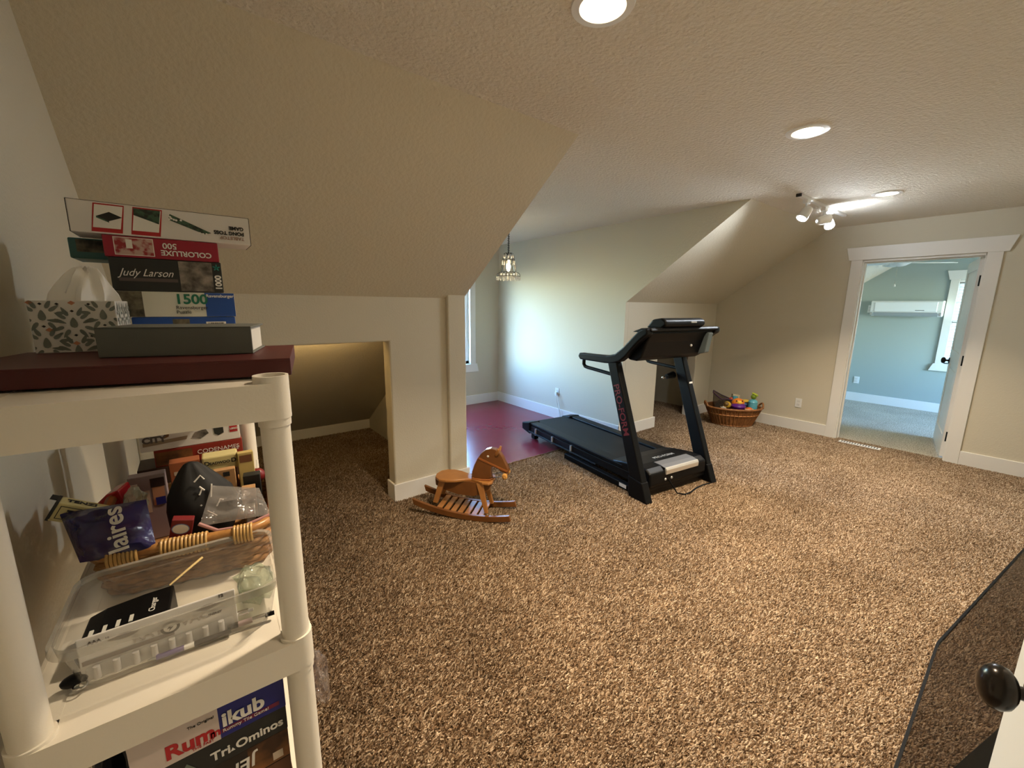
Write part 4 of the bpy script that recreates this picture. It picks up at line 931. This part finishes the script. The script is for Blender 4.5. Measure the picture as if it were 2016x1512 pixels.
# battery clamshell pack
e = boxed('battery_pack', 'white clamshell pack of small batteries standing in the clear bin', 'battery pack', (-0.184, 0.803, Zb+0.001), (0.196, 0.004, 0.070), mat('pack_card', (0.74, 0.73, 0.72), 0.35), math.radians(-3), bevel=0.0015, rot=(math.radians(-3), 0, math.radians(-1)))
B(0.006, 0.190, -0.010, -0.0005, 0.002, 0.026).build('blister', clear_mat('blister', (0.96, 0.96, 0.96), 0.8, 0.08, 0.12), e, bevel=0.006)
pq(e, 0.003, 0.110, 0.027, 0.034, mat('grey_band', srgb(150, 142, 138), 0.5), y=-0.0009)
for cx in (0.052, 0.157): pp(e, [(cx-0.019, 0.054), (cx-0.004, 0.050), (cx+0.004, 0.050), (cx+0.019, 0.054), (cx+0.004, 0.059), (cx-0.004, 0.059)], mat('hang_hole', srgb(96, 84, 78), 0.7), 'hang_hole')
M_greyt = mat('grey_letters', srgb(176, 170, 166), 0.5); M_dgrey = mat('dark_grey_letters', srgb(90, 84, 84), 0.5)
ft(e, 'RAY', 0.060, 0.0365, 0.0175, M_greyt, bold=0.0004, sx=1.15); ft(e, 'VAC', 0.119, 0.0365, 0.0175, M_greyt, bold=0.0004, sx=1.15)
o = MB(); o.add([(0.106+0.0125*math.cos(2*PI*k/20), -0.0011, 0.0415+0.0105*math.sin(2*PI*k/20)) for k in range(20)], [list(range(20))]); o.build('logo_ring', M_dgrey, e)
pp(e, [(0.106+0.0085*math.cos(2*PI*k/20), 0.0415+0.0068*math.sin(2*PI*k/20)) for k in range(20)], M_wht, 'logo_disc', y=-0.0014)
pp(e, [(0.108, 0.0475), (0.1015, 0.0405), (0.1055, 0.0405), (0.1035, 0.0355), (0.1105, 0.0425), (0.1065, 0.0425)], M_dgrey, 'logo_bolt', y=-0.0018)
ft(e, 'AAA', 0.012, 0.058, 0.0075, M_dgrey, bold=0.0003); ft(e, '16', 0.031, 0.0585, 0.005, M_dgrey); ft(e, '12', 0.172, 0.0645, 0.0075, M_dgrey, bold=0.0004)
ft(e, 'HIGH', 0.156, 0.043, 0.0050, M_dgrey, bold=0.0002); ft(e, 'ENERGY', 0.156, 0.0375, 0.0050, M_dgrey, bold=0.0002)
for k in range(8):
    MB().tube([(0.018+k*0.022, -0.0052, 0.004), (0.018+k*0.022, -0.0052, 0.024)], 0.0042, 10).build('battery_cell', mat('cell_grey', srgb(206, 204, 204), 0.4), e, smooth=True)
# black charger
e = thing('battery_charger', 'black battery charger with four slots lying behind the battery pack', 'charger', (-0.200, 0.842, Zb), math.radians(-3))
MB().prism([(0.006, 0.0), (0.118, 0.0), (0.122, 0.006), (0.121, 0.050), (0.080, 0.048), (0.030, 0.042), (0.008, 0.034), (0.002, 0.020)], 0.0, 0.085, 'Y').build('case', M_black, e, bevel=0.003)
for k in range(4):
    x = 0.018+k*0.0165; z = 0.0385+k*0.0022
    B(x, x+0.005, 0.012, 0.030, z+0.0004, z+0.0030).build('slot_light', mat('slot_white', (0.6, 0.6, 0.55), 0.5), e)
text(e, 'Charger', (0.100, 0.018, 0.0505), (0, 1, 0), (-1, 0, 0), 0.012, M_wht)
# pens
def pen(label, p0, p1, cols):
    e = thing('pen', label, 'pen', p0)
    a, b = Vector((0, 0, 0)), Vector(p1)-Vector(p0); t0 = 0
    for nm, f, r, m in cols:
        MB().tube([a.lerp(b, t0), a.lerp(b, f)], r, 10).build(nm, m, e, smooth=True); t0 = f
    return e
pen('blue and grey pen lying in front of the battery pack', (-0.110, 0.794, Zb+0.005), (0.000, 0.787, Zb+0.005), [('tip', 0.10, [0.001, 0.003], M_silver), ('grip', 0.42, 0.0045, mat('lilac', srgb(110, 100, 150), 0.3)), ('band', 0.54, 0.0045, M_plast), ('barrel', 1.0, 0.0045, M_black)])
pen('black and silver pen at the right end of the clear bin', (-0.004, 0.797, Zb+0.006), (0.066, 0.788, Zb+0.008), [('grip', 0.22, 0.005, M_black), ('barrel', 0.52, 0.0048, mat('pink_grey', srgb(170, 150, 150), 0.3)), ('clip_section', 0.8, 0.0046, M_chrome), ('button', 1.0, 0.004, M_black)])
pen('silver pen standing above the black one by the battery pack', (-0.012, 0.812, Zb+0.016), (0.036, 0.803, Zb+0.020), [('grip', 0.3, 0.0048, M_black), ('barrel', 0.85, 0.0048, M_chrome), ('button', 1.0, 0.003, M_silver)])
e = thing('key_fob', 'small dark crumpled fob at the left front of the clear bin', 'fob', (-0.192, 0.806, Zb+0.010))
MB().ball((0, 0, 0), 0.016, 0.011, 0.009, n=12).build('fob', M_blackm, e, smooth=True); MB().tube(oval(0.008, 0.006, 0.0, 14), 0.0016, 6, closed=True).build('ring', M_chrome, e, loc=(0.008, -0.014, -0.003), smooth=True)
tag(MB().tube([(-0.082, 0.930, Zb+0.045), (-0.055, 0.948, Zb+0.055), (-0.030, 0.968, Zb+0.062)], [0.0016, 0.002, 0.0024], 6).build('wooden_stick', mat('stick_tan', srgb(226, 200, 140), 0.5), smooth=True), 'thin pale stick leaning against the back of the clear bin', 'stick')
# crumpled green-tinted wrapper
def crumple(nm, label, cat, c, r, m, seed, rough=0.35):
    random.seed(seed); bm = bmesh.new(); bmesh.ops.create_icosphere(bm, subdivisions=3, radius=1)
    from mathutils import noise
    for v in bm.verts:
        d = 1+rough*noise.noise(v.co*2.6+Vector((seed, 0, 0)))+0.18*noise.noise(v.co*6.0)
        v.co = Vector((v.co.x*r[0]*d, v.co.y*r[1]*d, v.co.z*r[2]*d))
    me = bpy.data.meshes.new(nm); bm.to_mesh(me); bm.free(); me.materials.append(m)
    o = bpy.data.objects.new(nm, me); COL.objects.link(o); o.location = c
    return tag(o, label, cat)
crumple('plastic_wrapper', 'crumpled clear green wrapper at the right end of the bin', 'wrapper', (0.046, 0.862, Zb+0.034), (0.032, 0.050, 0.030), clear_mat('green_film', (0.84, 0.88, 0.82), 1.3, 0.1, 0.16, (0.55, 0.62, 0.5), bump=(40, 1.0, 0.02)), 4)

# --- wicker basket of games
kb_ = math.atan2(-0.055, 0.294)
KB = thing('games_basket', 'tan wicker basket full of small games behind the clear bin', 'basket', (-0.203, 1.030, Z2+0.001), kb_)
KW, KD, KH = 0.299, 0.325, 0.096
cxk, cyk = KW/2, KD/2
def rr(hx, hy, r, z, n=8): return [(cxk+x, cyk+y, zz) for x, y, zz in rrect(hx, hy, r, z, n)]
o = MB()
for i in range(8):
    z = 0.008+i*0.0105; g = 0.95+0.05*i/7
    base = rr(KW/2*g, KD/2*g, 0.05, z, 6); out = []
    # resample to even points and weave in and out
    P_ = [Vector(p) for p in base]; P_.append(P_[0]); L_ = [0]
    for a, b in zip(P_, P_[1:]): L_.append(L_[-1]+(b-a).length)
    N_ = 120
    for k in range(N_):
        s = L_[-1]*k/N_; j = max(q for q in range(len(L_)-1) if L_[q] <= s)
        p = P_[j].lerp(P_[j+1], (s-L_[j])/max(1e-6, L_[j+1]-L_[j])); c = Vector((cxk, cyk, p.z)); d = (p-c).normalized()
        out.append(p+d*0.0035*math.sin(2*PI*k/4+PI*i))
    o.tube(out, 0.0062, 6, closed=True)
o.build('weave', M_wick2, KB, smooth=True)
MB().prism([(p[0], p[1]) for p in rr(KW/2*0.94, KD/2*0.94, 0.05, 0)], 0.001, 0.006, 'Z').build('base', M_wick2, KB)
MB().tube(rr(KW/2, KD/2, 0.05, KH-0.006), 0.0095, 10, closed=True).build('rim', mat('bamboo_rim', srgb(190, 140, 80), 0.35, var=(60, srgb(150, 100, 52), 0.2)), KB, smooth=True)
o = MB()
o.tube([(0, 0.0125*math.cos(2*PI*k/12), KH-0.012+0.0185*math.sin(2*PI*k/12)) for k in range(12)], 0.0028, 6, closed=True)
wrap = None
for x in [0.035+0.006*k for k in range(8)]+[0.115+0.0065*k for k in range(12)]+[0.235+0.006*k for k in range(6)]:
    for y in (0.0, KD):
        if wrap is None: wrap = q_ = o.build('rim_wrap', mat('cane_wrap', srgb(200, 160, 98), 0.4), KB, smooth=True)
        else: q_ = wrap.copy(); COL.objects.link(q_)
        q_.location = (x, y, 0)
for x in (0.0, KW):
    MB().tube([(x, cyk-0.085+0.17*k/12, KH-0.004+0.055*math.sin(PI*k/12)) for k in range(13)], 0.0095, 8).build('handle', mat('dark_cane', srgb(150, 84, 36), 0.4), KB, smooth=True)
ZK = Z2+0.008
def kbox(name, label, cat, tl, tr, y, zbot, dep, m, dy=0.0, bevel=0.0015):
    """box whose front top edge runs tl -> tr (x, z), standing down to zbot"""
    w = tr[0]-tl[0]; h = (tl[1]+tr[1])/2-zbot
    return boxed(name, label, cat, (tl[0], y, zbot), (w, dep, h), m, bevel=bevel, rz=dy)
e = kbox('card_game', 'cream and lavender game box with portraits standing in the games basket', 'box', (-0.152, 1.118), (-0.085, 1.128), 1.235, ZK, 0.03, M_lav)
pq(e, 0.040, 0.062, 0.085, 0.148, M_skin, 'printed_portrait'); pq(e, 0.038, 0.064, 0.130, 0.152, mat('dark_hair_print', srgb(50, 30, 28), 0.6), 'printed_portrait', y=-0.001); pq(e, 0.004, 0.016, 0.07, 0.145, M_wht); pq(e, 0.019, 0.035, 0.07, 0.125, mat('cream_print', srgb(196, 180, 160), 0.6))
pq(e, 0.044, 0.062, 0.085, 0.104, M_navy, y=-0.0012)
e = kbox('card_game', 'orange game box standing at the back of the games basket', 'box', (-0.080, 1.122), (-0.018, 1.124), 1.295, ZK, 0.04, M_org)
pq(e, 0.008, 0.054, 0.128, 0.138, mat('cream_print', srgb(196, 180, 160), 0.6))
e = boxed('tin_box', 'pale yellow tin with dark western lettering in the games basket', 'tin', (-0.014, 1.285, 1.086), (0.078, 0.05, 0.040), M_yel, bevel=0.004, rz=math.radians(-2))
ft(e, 'D', 0.004, 0.018, 0.016, M_ink, bold=0.0004); ft(e, 'EADWOO', 0.0155, 0.019, 0.0095, M_ink, bold=0.0003); ft(e, 'D', 0.062, 0.018, 0.016, M_ink, bold=0.0004)
B(-0.014, 0.064, 1.287, 1.333, ZK, 1.0855)
e2 = boxed('card_game', 'plain dark kraft box under the yellow tin', 'box', (-0.012, 1.295, ZK), (0.072, 0.035, 1.0855-ZK), M_kraft2)
e = kbox('card_game', 'kraft brown box with a dark cut-out behind the black bag', 'box', (0.006, 1.100), (0.052, 1.104), 1.235, ZK, 0.022, M_kraft, dy=math.radians(-4))
pq(e, 0.020, 0.034, 0.122, 0.134, M_ink)
e = kbox('card_game', 'small pale kraft box at the right of the games basket', 'box', (0.058, 1.060), (0.088, 1.058), 1.185, ZK, 0.025, M_kraft, dy=math.radians(-6))
kbox('card_game', 'small black card case beside the pale kraft box', 'box', (0.066, 1.078), (0.104, 1.076), 1.225, ZK, 0.030, M_blkc, dy=math.radians(-8))
e = kbox('card_game', 'yellow and brown card box at the back right of the games basket', 'box', (0.062, 1.128), (0.098, 1.126), 1.270, ZK, 0.020, mat('straw_card', srgb(190, 168, 104), 0.5))
pq(e, 0.004, 0.032, 0.138, 0.158, mat('brown_stamp', srgb(110, 70, 40), 0.6))
e = thing('ball_pouch', 'small dark red ball pouch at the right end of the games basket', 'toy', (0.104, 1.283, 1.052)); MB().ball((0, 0, 0), 0.019, 0.018, 0.020).build('pouch', mat('dark_red_pouch', srgb(110, 26, 26), 0.4), e, smooth=True); MB().tube([(0, 0, 0.018), (0.001, 0, 0.045)], 0.0012, 6).build('tie', M_plast, e)
e = boxed('matchbox', 'white and red striped small box on end in the games basket', 'box', (0.060, 1.150, ZK), (0.020, 0.025, 0.060), M_wht, rz=math.radians(-4)); pq(e, 0.003, 0.017, 0.040, 0.056, M_redp)
# red plastic box, translucent bag
e = thing('red_case', 'glossy red plastic case at the left of the games basket', 'case', (-0.183, 1.185, ZK), math.radians(-14))
MB().prism([(-0.022, 0.0), (0.022, 0.0), (0.032, 0.100), (0.022, 0.158), (0.000, 0.150), (-0.022, 0.128), (-0.032, 0.105)], 0.0, 0.055, 'Y').build('case', mat('red_plastic', srgb(168, 26, 34), 0.25), e, bevel=0.004)
B(-0.012, 0.012, -0.003, 0.0, 0.06, 0.09).build('label', M_redp, e)
crumple('clear_bag', 'crumpled greenish clear bag beside the red case', 'bag', (-0.136, 1.165, 1.085), (0.020, 0.035, 0.036), clear_mat('greenish_film', (0.82, 0.84, 0.76), 1.2, 0.15, 0.42, (0.62, 0.64, 0.52), bump=(50, 1.0, 0.02)), 9)
# yellow word game box lying over the left rim
v = Vector((0.068, 0.0, -0.041)).normalized(); up = Vector((-v.z, 0, v.x)); 
e = thing('word_game', 'pale yellow box with black lettering sticking out left of the games basket', 'box', (-0.250, 1.090, 1.118))
e.rotation_euler = (0, math.radians(31), 0)
B(0.0, 0.115, 0.0, 0.032, 0.0, 0.036).build('box_body', M_yel, e, bevel=0.002)
B(-0.004, 0.001, -0.0006, 0.0326, -0.0006, 0.0366).build('black_end', M_ink, e)
B(0.0, 0.115, -0.0009, 0.0, 0.001, 0.0035).build('printed_panel', M_yel, e)
for q in ((0.006, 0.110, 0.0295, 0.0308), (0.006, 0.110, 0.006, 0.0073), (0.006, 0.0073, 0.006, 0.0308)): pq(e, *q, M_ink, 'printed_line')
text(e, 'TEN', (0.018, -0.0010, 0.010), (1, 0, 0), (0, 0, 1), 0.022, M_ink, bold=0.0008)
text(e, 'TENZI', (0.010, 0.010, 0.0368), (1, 0, 0), (0, 1, 0), 0.016, M_ink, bold=0.0006)
B(-0.014, -0.003, 0.012, 0.030, 0.034, 0.037).build('flap', M_ink, e)
# puffed bags
def pillow(nm, TL, TR, BR, BL, th, m, parent, seed=0, nu=24, nv=16, wr=0.12):
    from mathutils import noise
    TL, TR, BR, BL = map(Vector, (TL, TR, BR, BL)); nrm = (TR-TL).cross(BL-TL).normalized()
    vs = []; fs = []
    for side in (1, -1):
        for j in range(nv+1):
            for i in range(nu+1):
                u, w_ = i/nu, j/nv; p = TL.lerp(TR, u).lerp(BL.lerp(BR, u), w_)
                h = (1-abs(2*u-1)**3)*(1-abs(2*w_-1)**2.5)
                h *= 1+wr*4*noise.noise(Vector((u*3.2, w_*5.0, seed+side)))
                vs.append(p-nrm*side*th*h)
    n1 = (nu+1)*(nv+1)
    for s in (0, 1):
        for j in range(nv):
            for i in range(nu):
                a = s*n1+j*(nu+1)+i; f = (a, a+1, a+nu+2, a+nu+1); fs.append(f if s == 0 else f[::-1])
    return MB().add(vs, fs).build(nm, m, parent, smooth=True, weld=True)
e = thing('snack_bag', 'glossy dark blue bag with white lettering over the basket front rim', 'bag', (-0.17, 1.05, 1.085))
c0 = Vector((-0.17, 1.05, 1.085))
TLb, TRb, BRb, BLb = Vector((-0.234, 1.092, 1.126)), Vector((-0.108, 1.066, 1.128)), Vector((-0.098, 1.004, 1.040)), Vector((-0.208, 1.030, 1.046))
pillow('bag', TLb-c0, TRb-c0, BRb-c0, BLb-c0, 0.042, mat('blue_film', srgb(26, 36, 92), 0.22, var=(14, srgb(52, 30, 74), 0.2), bump=(30, 0.4, 0.01)), e, 3)
rt = (BRb-TRb).normalized(); upv = (TRb-TLb).normalized()
nb = (TRb-TLb).cross(BLb-TLb).normalized()
text(e, 'laires', TLb.lerp(TRb, 0.80)-c0+rt*0.100-nb*0.050, -rt, -upv, 0.040, M_wht, name='lettering', bold=0.0008)
e = boxed('card_game', 'dark red card pack with an oval white sticker leaning on the basket front', 'box', (-0.100, 1.055, ZK), (0.036, 0.018, 0.128), mat('maroon_card', srgb(120, 30, 34), 0.45), rot=(math.radians(8), math.radians(14), math.radians(-8)))
o = MB(); o.add([(0.017+0.015*math.cos(2*PI*k/20), -0.0011, 0.108+0.012*math.sin(2*PI*k/20)) for k in range(20)], [list(range(20))]); o.build('oval_sticker', mat('sticker_blue', srgb(110, 140, 190), 0.4), e)
pp(e, [(0.017+0.0135*math.cos(2*PI*k/20), 0.108+0.0105*math.sin(2*PI*k/20)) for k in range(20)], M_wht, 'oval_sticker', y=-0.0014)
ft(e, 'The Old', 0.004, 0.083, 0.0090, M_wht); ft(e, 'Maid', 0.006, 0.073, 0.0090, M_wht)
e = thing('drawstring_bag', 'black drawstring bag with white printed marks lying in the games basket', 'bag', (-0.028, 1.135, 0.975))
vs = []; fs = []; n = 36; prof = ((0.034, 0.0), (0.056, 0.022), (0.064, 0.060), (0.065, 0.095), (0.058, 0.125), (0.040, 0.155), (0.024, 0.178), (0.014, 0.190), (0.004, 0.194))
for r, z in prof:
    for k in range(n):
        a = 2*PI*k/n; f = 1+(0.03+0.9*max(0, z-0.12))*math.sin(7*a+z*20)+0.06*math.sin(3*a+2)
        vs.append((r*f*math.cos(a)+0.006*math.sin(z*20), r*f*math.sin(a)*0.72, z))
for i in range(len(prof)-1):
    for k in range(n): fs.append((i*n+k, i*n+(k+1) % n, (i+1)*n+(k+1) % n, (i+1)*n+k))
fs += [list(range(n))[::-1], [(len(prof)-1)*n+k for k in range(n)]]
MB().add(vs, fs).build('bag', mat('black_cloth', (0.010, 0.010, 0.011), 0.7), e, smooth=True)
mk = MB()
for pth in ([(-0.002, 0.158), (0.010, 0.170), (0.016, 0.160)], [(0.004, 0.128), (0.010, 0.140), (0.006, 0.146), (0.014, 0.136)], [(0.024, 0.118), (0.028, 0.146)], [(0.032, 0.094), (0.040, 0.108), (0.046, 0.104)], [(0.004, 0.104), (0.006, 0.106)], [(0.014, 0.090), (0.030, 0.072)]):
    mk.tube([(x, -0.0478+0.19*max(0, z-0.10)+0.6*x*x*6, z) for x, z in pth], 0.0018, 5)
mk.build('printed_mark', M_wht, e)
e = thing('zip_bag', 'clear zip bag with a pink seal at the front right of the games basket', 'bag', (0.04, 1.04, 1.08)); c0 = Vector((0.04, 1.04, 1.08))
A_, B_, C_2, D_2 = Vector((0.000, 1.085, 1.122)), Vector((0.088, 1.085, 1.092)), Vector((0.098, 1.005, 1.056)), Vector((-0.030, 1.030, 1.058))
pillow('bag', A_-c0, B_-c0, C_2-c0, D_2-c0, 0.016, M_bag, e, 6, wr=0.2)
MB().tube([D_2-c0+Vector((0, 0, 0.006)), Vector((0.0, 1.014, 1.046))-c0, Vector((0.045, 1.002, 1.046))-c0, C_2-c0], 0.0038, 8).build('zip_seal', mat('pink_zip', srgb(186, 140, 140), 0.35), e, smooth=True)

# --- game boxes behind the basket
e = boxed('game_box', 'dark brown game box lowest of the stack behind the games basket', 'box', (-0.150, 1.392, Z2), (0.225, 0.10, 1.0885-Z2), mat('dark_brown_card', srgb(58, 38, 28), 0.5), bevel=0.002)
e = boxed('game_box', 'red word game box in the stack behind the games basket', 'box', (-0.112, 1.392, 1.089), (0.196, 0.10, 0.046), mat('brick_red_card', srgb(140, 44, 32), 0.45))
ft(e, 'CODENAMES', 0.090, 0.020, 0.0165, M_wht); pq(e, 0.002, 0.080, 0.003, 0.040, M_photo4, 'printed_photo'); ft(e, '2', 0.180, 0.016, 0.012, M_wht)
e = boxed('game_box', 'white building game box topmost behind the games basket', 'box', (-0.137, 1.392, 1.1355), (0.218, 0.10, 0.058), mat('white_card', (0.72, 0.69, 0.67), 0.45))
ft(e, 'CITY', 0.006, 0.023, 0.022, M_dgrey, bold=0.0012); pp(e, [(0.006, 0.014), (0.096, 0.020), (0.100, 0.030), (0.006, 0.024)], mat('tan_print', srgb(150, 130, 110), 0.6)); pp(e, [(0.050, 0.030), (0.060, 0.034), (0.064, 0.052), (0.052, 0.048)], M_kraft2)
for q, m_ in (([(0.108, 0.022), (0.126, 0.016), (0.146, 0.028), (0.140, 0.042), (0.116, 0.036)], M_photo2), ([(0.158, 0.024), (0.168, 0.018), (0.180, 0.024), (0.180, 0.044), (0.168, 0.050), (0.157, 0.044)], M_blkc)): pp(e, q, m_, 'printed_photo')
pq(e, 0.194, 0.213, 0.022, 0.044, M_redp); ft(e, 'LEGO', 0.1955, 0.030, 0.0068, M_wht, bold=0.0002, y=-0.0016)

# --- third tier stack
Z3 = TIERS[2]-0.001
G3 = 'board games stacked on the third tier'
e = boxed('game_box', 'brown game box lowest of the third tier stack', 'box', (-0.160, 0.742, Z3), (0.225, 0.26, 0.655-Z3), M_kraft2, group=G3)
e = boxed('game_box', 'wood block tower game box upside down under the black tile game', 'box', (-0.150, 0.742, 0.656), (0.213, 0.24, 0.103), mat('tower_card', srgb(36, 30, 26), 0.45), group=G3)
pq(e, 0.150, 0.212, 0.045, 0.102, M_photo4, 'printed_photo'); pq(e, 0.020, 0.212, 0.001, 0.043, mat('tower_brown', srgb(96, 62, 40), 0.5)); pq(e, 0.186, 0.202, 0.050, 0.066, mat('cream_print', srgb(196, 180, 160), 0.6), y=-0.0010)
ft(e, 'JENGA', 0.162, 0.086, 0.032, M_wht, flip=True, shear=0.1, bold=0.0006)
e = boxed('game_box', 'black tile game box with white lettering on the third tier', 'box', (-0.150, 0.740, 0.7595), (0.2135, 0.26, 0.048), M_blkc, group=G3)
ft(e, 'Tri', 0.101, 0.014, 0.0225, M_wht, bold=0.0006); ft(e, 'Ominos', 0.1355, 0.014, 0.0220, M_wht, bold=0.0006)
pp(e, [(0.1275, 0.014), (0.1345, 0.014), (0.131, 0.0205)], M_wht, 'printed_triangle'); pp(e, [(0.050, 0.002), (0.092, 0.002), (0.071, 0.034)], mat('grey_green_print', srgb(110, 122, 112), 0.5), 'printed_triangle'); pp(e, [(0.060, 0.006), (0.084, 0.006), (0.072, 0.026)], M_blkc, 'printed_triangle', y=-0.0014)
e = boxed('game_box', 'blue and white number tile game box topmost on the third tier', 'box', (-0.142, 0.738, 0.8085), (0.206, 0.27, 0.064), M_navy, group=G3)
pq(e, 0.0005, 0.110, 0.0005, 0.0635, mat('pinkish_card', (0.62, 0.53, 0.49), 0.45)); pq(e, 0.112, 0.196, 0.010, 0.018, mat('plum_print', srgb(110, 30, 60), 0.5))
ft(e, 'Rum', 0.040, 0.0115, 0.034, M_redp, bold=0.0012); ft(e, 'm', 0.0955, 0.0115, 0.020, M_redp, bold=0.0008); ft(e, 'ikub', 0.1135, 0.022, 0.036, M_wht, bold=0.0012)
ft(e, 'The Original', 0.070, 0.047, 0.0068, M_ink); ft(e, 'THE FAST', 0.072, 0.0045, 0.0068, M_redp); ft(e, 'Rummy Tile Game!', 0.1135, 0.0115, 0.0085, M_wht)
e = crumple('grey_bag', 'dark grey crumpled bag left of the number tile game', 'bag', (-0.181, 0.83, 0.70), (0.020, 0.05, 0.15), mat('grey_film', srgb(60, 60, 70), 0.3), 12, 0.15)
crumple('clear_bag', 'clear plastic bag hanging out beside the right front post', 'bag', (0.128, 0.775, 0.80), (0.016, 0.04, 0.05), clear_mat('clear_film', (0.86, 0.82, 0.80), 1.3, 0.1, 0.12, (0.7, 0.62, 0.6), bump=(40, 1.0, 0.02)), 21)

# ================================================================== sub-parts: hang each small piece on the part that carries it
PRINTS = ('printed_panel', 'lettering', 'printed_photo', 'barcode', 'barcode_patch', 'petal_print', 'diamond_print', 'printed_board', 'printed_balls', 'logo_ring', 'logo_disc', 'logo_bolt',
          'hang_hole', 'star_print', 'oval_sticker', 'printed_line', 'printed_triangle', 'printed_portrait', 'printed_mark', 'black_end', 'black_top', 'slot_light', 'zip_seal', 'battery_cell')
CARRY = {'lower_grip': ('handrail',), 'upright_label': ('upright',), 'hood_trim': ('motor_hood',), 'hood_plate': ('motor_hood',), 'latch_pin': ('latch_housing',), 'speaker_badge': ('display_hood',),
         'console_bolt': ('console',), 'console_bracket': ('console',), 'screw_cap': ('motor_pan',), 'cushion_post': ('side_frame',), 'cushion_bar': ('side_frame',), 'warning_label': ('floor_rail',),
         'socket': ('cover_plate',), 'bulb': ('lamp_head', 'frame'), 'lens': ('trim_ring',), 'crystal_drop': ('frame',), 'chain_links': ('chain',), 'rim_wrap': ('rim',), 'ear': ('head',), 'eye': ('head', 'face'),
         'bridle_strap': ('head',), 'mouth_peg': ('head',), 'tassel': ('head',), 'rein': ('head',), 'muzzle': ('face',), 'cap': ('head',), 'chain_knob': ('pull_chain',), 'display_strip': ('front_panel',), 'pane': ('sash',),
         'slot': ('frame',), 'stakes': ('basket_wall',), 'lamp_tube': ('lamp_base',), 'track_end': ('track',), 'piping': ('net',), 'tie': ('pouch',), 'studs': ('block',)}
for q in PRINTS: CARRY.setdefault(q, ('box_body', 'bag', 'case', 'upright', 'motor_hood', 'blister'))
CARRY['battery_cell'] = ('blister',)
PLAB = {'hinge': 'black hinge', 'knob': 'dark bronze egg knob', 'piping': 'purple piping', 'zip_seal': 'pink zip seal', 'hood_trim': 'brushed silver hood edge', 'latch_pin': 'chrome latch pin', 'band': 'pale woven band', 'page_block': 'white page block', 'tissue': 'crumpled white tissue'}
def base(o): return o.name.split('.')[0]
def mid(o):
    v = o.data.vertices; return sum((p.co for p in v), Vector())/max(1, len(v))
for t_ in [o for o in COL.objects if o.parent is None]:
    kids = [o for o in COL.objects if o.parent is t_ and o.type == 'MESH'] if t_.type == 'EMPTY' else []
    moves = []
    for k_ in kids:
        if base(k_) in PLAB: k_['label'] = PLAB[base(k_)]
        w_ = CARRY.get(base(k_))
        if not w_ or k_.matrix_parent_inverse != Matrix.Identity(4): continue
        c_ = [p for p in kids if base(p) in w_ and p is not k_ and p.matrix_basis == Matrix.Identity(4)]
        if c_: moves.append((k_, min(c_, key=lambda p: (k_.matrix_basis @ mid(k_)-mid(p)).length)))
    for k_, p_ in moves: k_.parent = p_
